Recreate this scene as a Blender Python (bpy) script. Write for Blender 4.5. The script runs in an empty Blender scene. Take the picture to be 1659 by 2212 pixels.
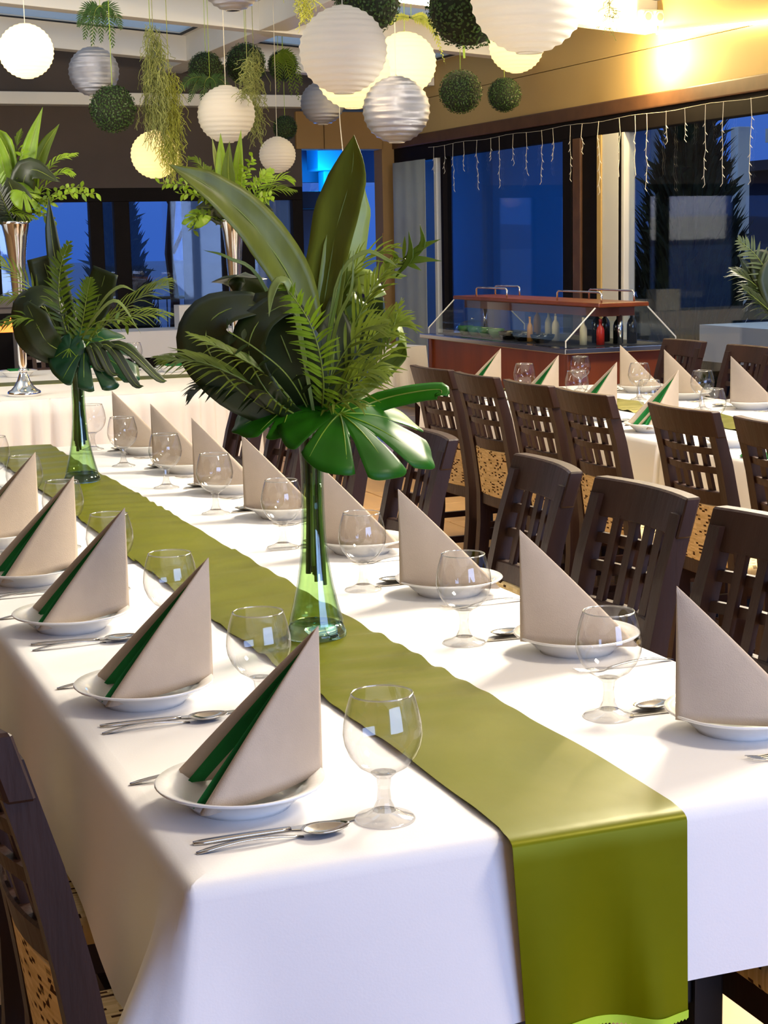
import bpy, bmesh, math, random
from mathutils import Vector, Matrix, Euler
random.seed(7)
C = bpy.context.scene.collection
SC = bpy.context.scene
R = math.radians
PI = math.pi
V = Vector

# ------------------------------------------------------------------ camera
PITCH, YAW, ROLL = R(9.14), R(21.23), R(1.152)
fw = V((math.sin(YAW)*math.cos(PITCH), math.cos(YAW)*math.cos(PITCH), -math.sin(PITCH)))
r0 = V((math.cos(YAW), -math.sin(YAW), 0)); u0 = r0.cross(fw)
rr = r0*math.cos(ROLL) - u0*math.sin(ROLL); uu = u0*math.cos(ROLL) + r0*math.sin(ROLL)
cam_d = bpy.data.cameras.new('camera'); cam = bpy.data.objects.new('camera', cam_d); C.objects.link(cam)
cam.matrix_world = Matrix(((rr.x, uu.x, -fw.x, 0), (rr.y, uu.y, -fw.y, 0), (rr.z, uu.z, -fw.z, 1.53), (0, 0, 0, 1)))
cam_d.sensor_fit = 'VERTICAL'; cam_d.sensor_height = 36; cam_d.lens = 3613.3/2212*36
cam_d.clip_end = 300; cam_d.clip_start = 0.05
SC.camera = cam

# ------------------------------------------------------------------ colour management, world, lights
SC.view_settings.view_transform = 'Standard'
SC.view_settings.look = 'None'
SC.view_settings.gamma = 1
SC.view_settings.use_curve_mapping = False
SC.view_settings.exposure = 0.42
SC.cycles.max_bounces = 10; SC.cycles.transparent_max_bounces = 16
SC.cycles.transmission_bounces = 8; SC.cycles.glossy_bounces = 4; SC.cycles.diffuse_bounces = 4
SC.cycles.caustics_reflective = False; SC.cycles.caustics_refractive = False
SC.cycles.sample_clamp_indirect = 4
SC.cycles.use_denoising = True

def lin(r, g, b):
    f = lambda c: (c/255/12.92) if c/255 <= .04045 else ((c/255+.055)/1.055)**2.4
    return (f(r), f(g), f(b), 1)

world = bpy.data.worlds.new('dusk_sky'); SC.world = world; world.use_nodes = True
wn = world.node_tree.nodes; wl = world.node_tree.links
bg = wn['Background']
tc = wn.new('ShaderNodeTexCoord'); sx = wn.new('ShaderNodeSeparateXYZ'); cr = wn.new('ShaderNodeValToRGB')
ns = wn.new('ShaderNodeTexNoise'); ns.inputs['Scale'].default_value = 3.5; ns.inputs['Detail'].default_value = 4
mx = wn.new('ShaderNodeMix'); mx.data_type = 'RGBA'; mx.blend_type = 'OVERLAY'; mx.inputs[0].default_value = .35
wl.new(tc.outputs['Generated'], sx.inputs[0]); wl.new(sx.outputs['Z'], cr.inputs[0]); wl.new(tc.outputs['Generated'], ns.inputs['Vector'])
cr.color_ramp.elements[0].position = 0.0; cr.color_ramp.elements[0].color = lin(50, 88, 172)
cr.color_ramp.elements[1].position = .25; cr.color_ramp.elements[1].color = lin(64, 108, 196)
e = cr.color_ramp.elements.new(1.0); e.color = lin(196, 218, 232)
wl.new(cr.outputs[0], mx.inputs[6]); wl.new(ns.outputs['Fac'], mx.inputs[7]); wl.new(mx.outputs[2], bg.inputs['Color'])
bg.inputs['Strength'].default_value = 1.0

def light(name, kind, loc, power, col, size=.5, target=None, size_y=None, spot=None, blend=.5):
    d = bpy.data.lights.new(name, kind); d.energy = power; d.color = col
    if kind == 'AREA':
        d.size = size
        if size_y: d.shape = 'RECTANGLE'; d.size_y = size_y
    else: d.shadow_soft_size = size
    if kind == 'SPOT': d.spot_size = R(spot); d.spot_blend = blend
    o = bpy.data.objects.new(name, d); C.objects.link(o); o.location = loc
    if target is not None:
        o.rotation_euler = (V(target)-V(loc)).to_track_quat('-Z', 'Y').to_euler()
    return o
WARM = (1.0, .74, .42); NEUT = (1.0, .88, .70); COOL = (.42, .58, 1.0)
# ceiling lamps over the tables (above the frame) and an added cool fill behind the camera in place of daylight
light('ceiling_lamp_table', 'AREA', (3.5, 4.6, 3.0), 190, NEUT, .7, (1.2, 3.0, .75))
light('ceiling_lamp_side', 'AREA', (4.9, 6.2, 2.9), 70, NEUT, .6, (3.2, 5.5, .75))
light('ceiling_lamp_near', 'AREA', (2.6, 1.2, 3.0), 40, NEUT, .6, (1.2, 2.2, .75))
light('ceiling_lamp_head', 'AREA', (2.6, 8.0, 3.05), 28, WARM, .5, (1.6, 9.5, .9))
light('daylight_fill', 'AREA', (3.2, -3.6, 1.7), 225, COOL, 4.4, (2.2, 5, 1.1), 2.4)
light('corner_downlight', 'POINT', (5.80, 10.02, 2.72), 46, (1, .72, .32), .05)
light('wall_washer', 'SPOT', (4.6, 8.0, 2.9), 24, (1, .72, .34), .1, (6.0, 9.9, 2.55), None, 90, .9)
light('beam_fill', 'AREA', (-1.2, 8.0, 2.15), 110, (1, .93, .82), 1.6, (-.2, 9.5, 3.4))  # added unseen fill that brightens the left ceiling beams
light('beam_fill', 'AREA', (4.4, 6.2, 2.75), 35, (1, .86, .6), .6, (3.6, 8.6, 3.3))  # second added fill, aimed up at the beams
light('blue_uplight', 'POINT', (6.25, 17.9, 2.2), 42, (.0, .35, 1.0), .1)
light('blue_floor_light', 'POINT', (6.0, 16.6, 1.3), 40, (.05, .25, 1.0), .2)

# ------------------------------------------------------------------ materials
MATS = {}
def mat(name, col, rough=.5, metal=0.0, var=0.0, vscale=8, bump=0.0, bscale=60, trans=0.0, coat=0, spec=None, stretch=None):
    m = bpy.data.materials.new(name); m.use_nodes = True; nt = m.node_tree; N = nt.nodes; L = nt.links
    p = N['Principled BSDF']; p.inputs['Base Color'].default_value = col; p.inputs['Roughness'].default_value = rough
    p.inputs['Metallic'].default_value = metal
    if coat: p.inputs['Coat Weight'].default_value = coat; p.inputs['Coat Roughness'].default_value = .2
    if spec is not None: p.inputs['Specular IOR Level'].default_value = spec
    src = None
    if var or bump:
        tcn = N.new('ShaderNodeTexCoord'); mp = N.new('ShaderNodeMapping'); L.new(tcn.outputs['Object'], mp.inputs[0])
        if stretch: mp.inputs['Scale'].default_value = stretch
        src = mp.outputs[0]
    colout = None
    if var:
        n = N.new('ShaderNodeTexNoise'); n.inputs['Scale'].default_value = vscale; n.inputs['Detail'].default_value = 5
        L.new(src, n.inputs['Vector'])
        rp = N.new('ShaderNodeValToRGB'); L.new(n.outputs['Fac'], rp.inputs[0])
        rp.color_ramp.elements[0].position = .3; rp.color_ramp.elements[1].position = .7
        rp.color_ramp.elements[0].color = tuple(c*(1-var) for c in col[:3])+(1,)
        rp.color_ramp.elements[1].color = tuple(min(1, c*(1+var)) for c in col[:3])+(1,)
        L.new(rp.outputs[0], p.inputs['Base Color']); colout = rp.outputs[0]
    if bump:
        n2 = N.new('ShaderNodeTexNoise'); n2.inputs['Scale'].default_value = bscale; n2.inputs['Detail'].default_value = 3
        L.new(src, n2.inputs['Vector']); b = N.new('ShaderNodeBump'); b.inputs['Strength'].default_value = bump
        b.inputs['Distance'].default_value = .01
        L.new(n2.outputs['Fac'], b.inputs['Height']); L.new(b.outputs[0], p.inputs['Normal'])
    if trans:
        t = N.new('ShaderNodeBsdfTranslucent'); t.inputs['Color'].default_value = col
        if colout: L.new(colout, t.inputs['Color'])
        mxs = N.new('ShaderNodeMixShader'); mxs.inputs[0].default_value = trans
        L.new(p.outputs[0], mxs.inputs[1]); L.new(t.outputs[0], mxs.inputs[2]); L.new(mxs.outputs[0], N['Material Output'].inputs[0])
    MATS[name] = m
    return m
def thin_glass(name, tint, refl=1.0, ior=1.45, base=0.0, edge=.7):
    m = bpy.data.materials.new(name); m.use_nodes = True; N = m.node_tree.nodes; L = m.node_tree.links
    N.remove(N['Principled BSDF'])
    t = N.new('ShaderNodeBsdfTransparent'); t.inputs[0].default_value = tint
    g = N.new('ShaderNodeBsdfGlossy'); g.inputs['Roughness'].default_value = .02
    f = N.new('ShaderNodeLayerWeight'); f.inputs['Blend'].default_value = .5
    pw = N.new('ShaderNodeMath'); pw.operation = 'POWER'; pw.inputs[1].default_value = 4.5; L.new(f.outputs['Facing'], pw.inputs[0])
    mm = N.new('ShaderNodeMath'); mm.operation = 'MULTIPLY_ADD'; mm.inputs[1].default_value = refl; mm.inputs[2].default_value = base; mm.use_clamp = True
    p2 = N.new('ShaderNodeMath'); p2.operation = 'POWER'; p2.inputs[1].default_value = 3.6; L.new(f.outputs['Facing'], p2.inputs[0])
    tm = N.new('ShaderNodeMix'); tm.data_type = 'RGBA'; tm.inputs[6].default_value = tint; tm.inputs[7].default_value = tuple(c*edge for c in tint[:3])+(1,)
    L.new(p2.outputs[0], tm.inputs[0]); L.new(tm.outputs[2], t.inputs[0])
    L.new(pw.outputs[0], mm.inputs[0]); s = N.new('ShaderNodeMixShader'); L.new(mm.outputs[0], s.inputs[0])
    L.new(t.outputs[0], s.inputs[1]); L.new(g.outputs[0], s.inputs[2]); L.new(s.outputs[0], N['Material Output'].inputs[0])
    MATS[name] = m; return m
def solid_glass(name, col, ior=1.45):
    m = bpy.data.materials.new(name); m.use_nodes = True; N = m.node_tree.nodes; L = m.node_tree.links
    N.remove(N['Principled BSDF']); g = N.new('ShaderNodeBsdfGlass'); g.inputs['Color'].default_value = col
    g.inputs['IOR'].default_value = ior; g.inputs['Roughness'].default_value = 0
    L.new(g.outputs[0], N['Material Output'].inputs[0]); MATS[name] = m; return m
def emit(name, col, s):
    m = bpy.data.materials.new(name); m.use_nodes = True; N = m.node_tree.nodes; L = m.node_tree.links
    N.remove(N['Principled BSDF']); g = N.new('ShaderNodeEmission'); g.inputs[0].default_value = col; g.inputs[1].default_value = s
    L.new(g.outputs[0], N['Material Output'].inputs[0]); MATS[name] = m; return m
def woven(name, ca, cb):
    m = bpy.data.materials.new(name); m.use_nodes = True; N = m.node_tree.nodes; L = m.node_tree.links; p = N['Principled BSDF']
    p.inputs['Roughness'].default_value = .9; p.inputs['Specular IOR Level'].default_value = .1
    t = N.new('ShaderNodeTexCoord')
    def cell(scale, lo, hi):
        mp = N.new('ShaderNodeVectorMath'); mp.operation = 'MULTIPLY'; mp.inputs[1].default_value = scale
        L.new(t.outputs['Object'], mp.inputs[0]); fl = N.new('ShaderNodeVectorMath'); fl.operation = 'FLOOR'; L.new(mp.outputs[0], fl.inputs[0])
        w = N.new('ShaderNodeTexWhiteNoise'); L.new(fl.outputs[0], w.inputs['Vector'])
        r = N.new('ShaderNodeMapRange'); r.inputs[1].default_value = lo; r.inputs[2].default_value = hi; L.new(w.outputs['Value'], r.inputs[0]); return r
    a = cell(ca, .85, .87); b = cell(cb, .0, 1.0)
    m1 = N.new('ShaderNodeMix'); m1.data_type = 'RGBA'; m1.inputs[6].default_value = lin(198, 172, 122); m1.inputs[7].default_value = lin(224, 202, 154)
    L.new(b.outputs[0], m1.inputs[0])
    m2 = N.new('ShaderNodeMix'); m2.data_type = 'RGBA'; L.new(a.outputs[0], m2.inputs[0]); L.new(m1.outputs[2], m2.inputs[6]); m2.inputs[7].default_value = lin(66, 42, 22)
    L.new(m2.outputs[2], p.inputs['Base Color']); MATS[name] = m; return m

mat('white_cloth', lin(236, 234, 232), .85, var=.02, vscale=3, bump=.025, bscale=300, spec=.2)
mat('satin_green', lin(98, 101, 0), .36, var=.10, vscale=5, bump=.10, bscale=10, spec=.22, stretch=(1, .5, 1))
MATS['satin_green'].node_tree.nodes['Principled BSDF'].inputs['Specular Tint'].default_value = (1, .95, .15, 1)
MATS['satin_green'].node_tree.nodes['Principled BSDF'].inputs['Specular IOR Level'].default_value = .4
mat('lime_hem', lin(178, 214, 50), .6)
mat('taupe_paper', lin(192, 175, 155), .85, var=.03, vscale=30, bump=.15, bscale=500, trans=.08, spec=.1)
mat('green_paper', lin(40, 122, 62), .85, var=.06, vscale=30, bump=.15, bscale=500, trans=.05, spec=.1)
mat('porcelain', lin(240, 238, 232), .12, spec=.6, coat=.4)
mat('steel', lin(200, 196, 188), .16, 1.0)
mat('chrome', lin(240, 240, 240), .08, 1.0)
mat('dark_wood', lin(48, 28, 20), .48, var=.35, vscale=10, bump=.1, bscale=90, stretch=(1, 1, .15), spec=.28)
mat('cherry_wood', lin(112, 52, 16), .35, var=.22, vscale=6, bump=.04, bscale=60, stretch=(1, 1, .2))
mat('floor_tile', lin(214, 172, 116), .42, var=.12, vscale=5, bump=.05, bscale=30, stretch=(1, .25, 1))
mat('floor_grout', lin(150, 112, 74), .9)
mat('cream_wall', lin(190, 162, 104), .7, var=.03, vscale=2)
mat('tan_wall', lin(150, 118, 70), .75, var=.05, vscale=3)
mat('brown_wall', lin(80, 70, 64), .8, var=.06, vscale=4)
mat('white_paint', lin(232, 230, 222), .6, var=.02, vscale=3)
mat('black_frame', lin(20, 15, 14), .65, var=.2, vscale=8, spec=.12)
mat('brown_trim', lin(88, 60, 38), .5, var=.2, vscale=8)
mat('white_pvc', lin(226, 226, 218), .35)
mat('grey_blind', lin(206, 212, 206), .8, trans=.4, var=.04, vscale=6)
mat('skylight_pane', lin(226, 236, 240), .35, trans=.6)
mat('black_rubber', lin(22, 22, 24), .6)
mat('paper_white', lin(242, 240, 234), .8, trans=.42, bump=.1, bscale=120, spec=.1)
mat('paper_cream', lin(248, 238, 206), .8, trans=.45, bump=.1, bscale=120, spec=.1)
mat('foil_silver', lin(172, 176, 190), .33, .95, bump=.5, bscale=55, stretch=(1, 1, 3))
mat('boxwood', lin(46, 78, 22), .5, var=.5, vscale=60, trans=.2)
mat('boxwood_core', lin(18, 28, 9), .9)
mat('moss', lin(150, 160, 96), .8, var=.3, vscale=30, trans=.3)
mat('moss_yellow', lin(176, 184, 84), .8, var=.3, vscale=30, trans=.35)
mat('leaf_dark', lin(36, 48, 14), .42, var=.25, vscale=14, trans=.1, stretch=(1, 1, .3))
mat('leaf_mid', lin(82, 104, 22), .4, spec=.3, var=.22, vscale=14, trans=.22, stretch=(1, 1, .3))
mat('leaf_big', lin(108, 118, 38), .36, spec=.3, var=.2, vscale=12, trans=.25, stretch=(2.5, 2.5, .3))
mat('leaf_bright', lin(128, 164, 36), .42, var=.18, vscale=14, trans=.35)
mat('leaf_pale', lin(140, 158, 84), .4, var=.12, vscale=10, trans=.25)
mat('monstera_green', lin(34, 94, 10), .4, var=.28, vscale=9, trans=.15, spec=.22)
mat('monstera_dark', lin(24, 66, 34), .3, var=.25, vscale=9, trans=.15)
mat('palm_green', lin(104, 120, 32), .45, var=.25, vscale=20, trans=.25)
mat('stem_green', lin(112, 128, 44), .5, var=.25, vscale=20)
mat('stem_dark', lin(56, 72, 26), .5, var=.25, vscale=20)
mat('cord_white', lin(220, 216, 200), .7)
mat('cord_green', lin(150, 180, 60), .7)
mat('speaker_black', lin(14, 14, 17), .6)
mat('plaster_blue', lin(120, 140, 170), .8)
mat('conifer', lin(30, 40, 22), .9, var=.5, vscale=14)
mat('terrace', lin(84, 84, 82), .85, var=.2, vscale=2)
mat('lake_water', lin(26, 40, 74), .35, spec=.4, bump=.08, bscale=1.5)
mat('dark_wall', lin(34, 42, 62), .8, var=.1, vscale=3)
mat('hill', lin(60, 72, 110), 1.0, var=.2, vscale=.15)
mat('bottle_dark', lin(16, 18, 14), .12, spec=.7)
mat('bottle_red', lin(190, 40, 24), .35)
mat('bottle_cream', lin(222, 208, 170), .4)
mat('bottle_amber', lin(196, 140, 70), .3)
mat('red_seat', lin(84, 30, 30), .7)
mat('grey_stone', lin(128, 120, 114), .8, var=.12, vscale=6)
mat('green_glass_dish', lin(60, 120, 70), .1, spec=.7)
mat('juice', lin(240, 220, 120), .2, trans=.3)
mat('metal_black', lin(20, 20, 22), .45, .3)
woven('woven_back', (12, 70, 165), (12, 36, 200))
woven('woven_seat', (70, 150, 12), (36, 190, 12))
thin_glass('goblet_glass', (.99, .99, .99, 1), .6, 1.5, .085, .4)
thin_glass('window_glass', (.93, .96, .97, 1), .8, 1.45, .07)
thin_glass('guard_glass', (.9, .95, .94, 1), .8, 1.5, .10)
thin_glass('vase_glass', (.86, .95, .90, 1), .7, 1.5, .045, .5)
thin_glass('stem_glass', (.93, .93, .93, 1), .6, 1.5, .16, .55)
thin_glass('rim_glass', (.9, .9, .9, 1), .7, 1.5, .35, .6)
solid_glass('vase_base_glass', (.80, .95, .88, 1), 1.45)
thin_glass('vase_water', (.88, .93, .62, 1), .4, 1.33, .03, .8)
emit('led_warm', (1, .78, .38, 1), 26)
emit('lamp_warm', (1, .74, .36, 1), 30)
emit('fire', (1, .22, .04, 1), 2.2)
mat('fairy_bulb', lin(236, 232, 220), .3)

# ------------------------------------------------------------------ mesh builder
class MB:
    def __init__(s): s.v = []; s.f = []
    def add(s, vs, fs):
        o = len(s.v); s.v += [tuple(p) for p in vs]; s.f += [tuple(i+o for i in f) for f in fs]; return s
    def box(s, c, d, rz=0, rot=None):
        x, y, z = d[0]/2, d[1]/2, d[2]/2
        M = rot if rot is not None else Matrix.Rotation(rz, 3, 'Z')
        vs = [V(c)+M @ V((a*x, b*y, e*z)) for a, b, e in ((-1,-1,-1),(1,-1,-1),(1,1,-1),(-1,1,-1),(-1,-1,1),(1,-1,1),(1,1,1),(-1,1,1))]
        return s.add(vs, [(0,3,2,1),(4,5,6,7),(0,1,5,4),(1,2,6,5),(2,3,7,6),(3,0,4,7)])
    def bx(s, x0, x1, y0, y1, z0, z1): return s.box(((x0+x1)/2, (y0+y1)/2, (z0+z1)/2), (x1-x0, y1-y0, z1-z0))
    def tube(s, pts, r, n=6, caps=True):
        pts = [V(p) for p in pts]; rs = r if isinstance(r, (list, tuple)) else [r]*len(pts)
        vs = []; fs = []; up = None
        for i, p in enumerate(pts):
            t = (pts[min(i+1, len(pts)-1)]-pts[max(i-1, 0)]).normalized()
            if up is None: up = V((0, 0, 1)) if abs(t.z) < .9 else V((1, 0, 0))
            a = t.cross(up); 
            if a.length < 1e-5: a = t.orthogonal()
            a.normalize(); b = a.cross(t); up = b
            for k in range(n):
                w = 2*PI*k/n; vs.append(p+(a*math.cos(w)+b*math.sin(w))*rs[i])
        for i in range(len(pts)-1):
            for k in range(n):
                fs.append((i*n+k, i*n+(k+1) % n, (i+1)*n+(k+1) % n, (i+1)*n+k))
        if caps: fs.append(tuple(range(n))[::-1]); fs.append(tuple((len(pts)-1)*n+k for k in range(n)))
        return s.add(vs, fs)
    def lathe(s, prof, n=32, c=(0, 0, 0), jit=None):
        vs = []; fs = []; m = len(prof)
        for r, z in prof:
            for k in range(n):
                w = 2*PI*k/n; vs.append((c[0]+r*math.cos(w), c[1]+r*math.sin(w), c[2]+z))
        for i in range(m-1):
            for k in range(n): fs.append((i*n+k, i*n+(k+1) % n, (i+1)*n+(k+1) % n, (i+1)*n+k))
        if prof[0][0] > 1e-6 and jit == 'cap': fs.append(tuple(range(n))[::-1]); fs.append(tuple((m-1)*n+k for k in range(n)))
        return s.add(vs, fs)
    def prism(s, poly, axis, a, b):
        # extrude a 2-D polygon along an axis ('x': poly in yz, 'y': poly in xz, 'z': poly in xy)
        def P(p, h): return (h, p[0], p[1]) if axis == 'x' else (p[0], h, p[1]) if axis == 'y' else (p[0], p[1], h)
        n = len(poly); vs = [P(p, a) for p in poly]+[P(p, b) for p in poly]
        fs = [tuple(range(n))[::-1], tuple(range(n, 2*n))]+[(i, (i+1) % n, n+(i+1) % n, n+i) for i in range(n)]
        return s.add(vs, fs)
    def grid(s, fn, nu, nv, wrap=False):
        vs = [fn(i/nu, j/nv) for j in range(nv+1) for i in range(nu+1)]
        fs = [(j*(nu+1)+i, j*(nu+1)+i+1, (j+1)*(nu+1)+i+1, (j+1)*(nu+1)+i) for j in range(nv) for i in range(nu)]
        return s.add(vs, fs)
    def ribbon(s, path, hw, face, cup=0.0, nseg=12, nx=4, curl=0.0):
        # leaf: path of 3-D points, half widths, face = direction the upper side looks to
        pts = crom(path, nseg); n = len(pts); vs = []; fs = []
        ws = [interp(hw, i/(n-1)) for i in range(n)]
        F = face if isinstance(face, list) else [face]
        for i, p in enumerate(pts):
            t = (pts[min(i+1, n-1)]-pts[max(i-1, 0)]).normalized()
            k = i/(n-1)*(len(F)-1); a = int(min(k, len(F)-1)); b = min(a+1, len(F)-1); fdir = V(F[a]).lerp(V(F[b]), k-a)
            sd = t.cross(fdir)
            if sd.length < 1e-5: sd = t.orthogonal()
            sd.normalize(); nr = sd.cross(t).normalized()
            for j in range(nx+1):
                q = 2*j/nx-1
                vs.append(p+sd*q*ws[i]+nr*(cup*ws[i]*(abs(q)**1.3)) + nr*curl*ws[i]*math.sin(i*1.3+q*2)*.2)
        for i in range(n-1):
            for j in range(nx): fs.append((i*(nx+1)+j, i*(nx+1)+j+1, (i+1)*(nx+1)+j+1, (i+1)*(nx+1)+j))
        return s.add(vs, fs)
    def build(s, name, material, parent=None, smooth=False, bevel=0, seg=2, loc=None, mesh_only=False, solid=0):
        me = bpy.data.meshes.new(name); me.from_pydata(s.v, [], s.f)
        if bevel or solid:
            b = bmesh.new(); b.from_mesh(me)
            bmesh.ops.recalc_face_normals(b, faces=b.faces)
            if bevel:
                ed = [e for e in b.edges if len(e.link_faces) == 2 and e.calc_face_angle(0) > .5]
                bmesh.ops.bevel(b, geom=ed, offset=bevel, segments=seg, profile=.6, affect='EDGES')
            b.to_mesh(me); b.free()
        me.materials.append(MATS[material])
        if smooth: me.polygons.foreach_set('use_smooth', [True]*len(me.polygons))
        me.update()
        if mesh_only: return me
        o = bpy.data.objects.new(name, me); C.objects.link(o)
        if parent: o.parent = parent
        if loc: o.location = loc
        if solid:
            md = o.modifiers.new('thickness', 'SOLIDIFY'); md.thickness = solid; md.offset = 0
        return o
def interp(a, t):
    k = t*(len(a)-1); i = int(min(k, len(a)-2)); f = k-i
    return a[i]*(1-f)+a[i+1]*f
def crom(path, n):
    P = [V(p) for p in path]
    if len(P) == 2: return [P[0].lerp(P[1], i/n) for i in range(n+1)]
    P = [P[0]*2-P[1]]+P+[P[-1]*2-P[-2]]; out = []; m = len(P)-3
    for i in range(n+1):
        k = i/n*m; a = int(min(k, m-1)); t = k-a; p0, p1, p2, p3 = P[a:a+4]
        out.append(.5*((2*p1)+(-p0+p2)*t+(2*p0-5*p1+4*p2-p3)*t*t+(-p0+3*p1-3*p2+p3)*t**3))
    return out
def tag(o, label=None, cat=None, group=None, kind=None):
    if label: o['label'] = label
    if cat: o['category'] = cat
    if group: o['group'] = group
    if kind: o['kind'] = kind
    return o
def empty(name, loc=(0, 0, 0), rz=0, label=None, cat=None, group=None, kind=None):
    o = bpy.data.objects.new(name, None); C.objects.link(o); o.location = loc; o.rotation_euler = (0, 0, rz)
    o.empty_display_size = .05
    return tag(o, label, cat, group, kind)
KIDS = {}
def copy_tree(o, parent=None):
    c = o.copy(); C.objects.link(c)
    if parent: c.parent = parent
    for ch in [x for x in SC.objects if x.parent == o] if o.name not in KIDS else KIDS[o.name]: copy_tree(ch, c)
    return c
def kids(o):
    def rec(p):
        KIDS[p.name] = [x for x in SC.objects if x.parent == p]
        for x in KIDS[p.name]: rec(x)
    rec(o)
class Proto:
    """first placement uses the prototype itself, later ones copy the thing and its parts"""
    def __init__(s, root): s.o = root; s.used = False; kids(root)
    def put(s, loc, rz, label, group=None):
        o = s.o if not s.used else copy_tree(s.o)
        s.used = True; o.location = loc; o.rotation_euler = (0, 0, rz); o['label'] = label
        if group: o['group'] = group
        return o
ORD = ['first', 'second', 'third', 'fourth', 'fifth', 'sixth', 'seventh', 'eighth', 'ninth']

# ================================================================== SETTING
def struct(name, mb, m, parent=None, **k):
    o = mb.build(name, m, parent, **k); tag(o, kind='structure'); return o
fl = struct('floor', MB().bx(-3.5, 9, -4, 21, -.12, -.012), 'floor_grout')
tile_me = MB().box((0, 0, 0), (.59, .59, .014)).build('tile', 'floor_tile', bevel=.003, seg=1, mesh_only=True)
for i in range(11):
    for j in range(24):
        o = bpy.data.objects.new('tile', tile_me); C.objects.link(o); o.parent = fl
        o.location = (-.26+i*.6, 1.48+j*.6, -.006); o.rotation_euler = (0, 0, random.choice((0, PI)))
# right wall: fascia over the window bank
WX = 6.0
wr = struct('wall_right', MB().bx(WX, WX+.2, 6.0, 15.0, 2.50, 2.80).bx(WX, WX+.2, -4, 6.0, 2.5, 3.6), 'cream_wall')
MB().bx(WX+.003, WX+.2, 6.0, 15.0, 2.806, 3.6).build('fascia_board', 'cream_wall', wr)
MB().bx(WX-.02, WX+.15, 6.0, 15.0, 2.40, 2.50).build('fascia_strip', 'brown_trim', wr, bevel=.01)
MB().bx(WX-.012, WX+.1, 6.0, 15.0, 2.42, 2.432).build('fascia_groove', 'black_frame', wr)
# window bank
win = empty('window_1', (0, 0, 0), kind='structure')
MB().bx(WX+.0, WX+.10, 6.0, 15.0, 2.27, 2.40).build('window_frame', 'black_frame', win, bevel=.006)
MB().bx(WX+.0, WX+.10, 6.0, 15.0, 0.0, .10).build('window_frame', 'black_frame', win, bevel=.006)
for y0, y1, m in ((14.86, 15.0, 'black_frame'), (13.99, 14.05, 'white_pvc'), (13.84, 13.90, 'black_frame'), (11.42, 11.56, 'black_frame'), (11.28, 11.40, 'brown_trim'), (10.70, 10.94, 'white_pvc'), (10.62, 10.66, 'white_pvc'), (10.66, 10.70, 'black_frame'), (7.6, 7.75, 'black_frame'), (6.0, 6.2, 'black_frame')):
    MB().bx(WX+.0, WX+.09, y0, y1, .10, 2.27).build('window_post', m, win, bevel=.005)
MB().bx(WX-.01, WX+.09, 10.94, 11.0, .10, 2.27).build('window_post', 'cream_wall', win)
MB().bx(WX+.02, WX+.08, 11.0, 11.28, .10, 2.27).build('window_panel', 'black_frame', win)
for y0, y1 in ((14.05, 14.86), (11.56, 13.84), (7.75, 10.62), (6.2, 7.6)):
    MB().bx(WX+.04, WX+.048, y0, y1, .10, 2.27).build('window_pane', 'window_glass', win)
# corner post between the window bank and the opening
struct('trim_1', MB().bx(5.88, 6.12, 15.0, 15.22, 0, 2.75), 'tan_wall', bevel=.01)
# back wall
wb = struct('wall_back', MB().bx(-3.5, 5.08, 15.0, 15.2, 2.06, 2.78).bx(-3.5, 6.12, 15.0, 15.2, 2.86, 3.7), 'brown_wall')
MB().bx(5.02, 5.29, 14.96, 15.2, 2.40, 2.74).bx(5.30, 5.88, 14.98, 15.2, 2.40, 2.74).build('wall_box', 'tan_wall', wb, bevel=.008)
struct('trim_2', MB().bx(-3.5, 5.9, 14.80, 15.0, 2.765, 2.87), 'white_paint', bevel=.006)
wb2 = empty('window_2', (0, 0, 0), kind='structure')
MB().bx(-3.5, 5.08, 15.0, 15.1, 1.94, 2.06).bx(-3.5, 5.08, 15.0, 15.1, 0, .12).build('window_frame', 'black_frame', wb2, bevel=.006)
for x0, x1 in ((2.18, 2.28), (3.08, 3.20), (3.30, 3.44), (4.30, 4.60), (4.98, 5.08), (.9, 1.0)):
    MB().bx(x0, x1, 15.0, 15.1, .12, 1.94).build('window_post', 'black_frame', wb2, bevel=.005)
for x0, x1 in ((1.0, 2.18), (2.28, 3.08), (3.2, 3.3), (3.44, 4.30), (4.6, 4.98)):
    MB().bx(x0, x1, 15.04, 15.048, .12, 1.94).build('window_pane', 'window_glass', wb2)
struct('wall_left', MB().bx(-3.7, -3.5, -4, 15, 0, 3.7), 'tan_wall')  # unseen wall, put in to bounce warm light into the room
struct('wall_front', MB().bx(-3.7, .6, -4.2, -4, 0, 3.9).bx(.6, 6.2, -4.2, -4, 0, .5).bx(.6, 6.2, -4.2, -4, 2.9, 3.9), 'tan_wall')  # unseen wall, added to keep cool light off the cloth's left side
# room beyond the opening, lit blue
wf = struct('wall_beyond', MB().bx(5.08, 6.05, 19.0, 19.15, 0, 2.9).bx(6.75, 6.95, 19.0, 19.15, 0, 2.9).bx(7.5, 9.0, 19, 19.15, 0, 2.9).bx(6.05, 7.5, 19, 19.15, 2.25, 2.9), 'plaster_blue')
MB().bx(6.10, 6.75, 19.05, 19.06, .0, 2.25).bx(6.95, 7.5, 19.05, 19.06, 0, 2.25).build('window_pane', 'window_glass', wf)
struct('wall_beyond_left', MB().bx(5.0, 5.08, 15.2, 19.15, 0, 2.9), 'plaster_blue')
struct('wall_beyond_right', MB().bx(8.9, 9.0, 15.2, 19.15, 0, 2.9), 'plaster_blue')
struct('ceiling_beyond', MB().bx(5.0, 9.0, 15.2, 19.15, 2.62, 2.9), 'plaster_blue')
col = struct('column_beyond', MB().bx(6.42, 6.62, 18.2, 18.4, 0, 2.35).bx(6.32, 6.72, 18.1, 18.5, 2.35, 2.62), 'plaster_blue', bevel=.02)
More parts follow.
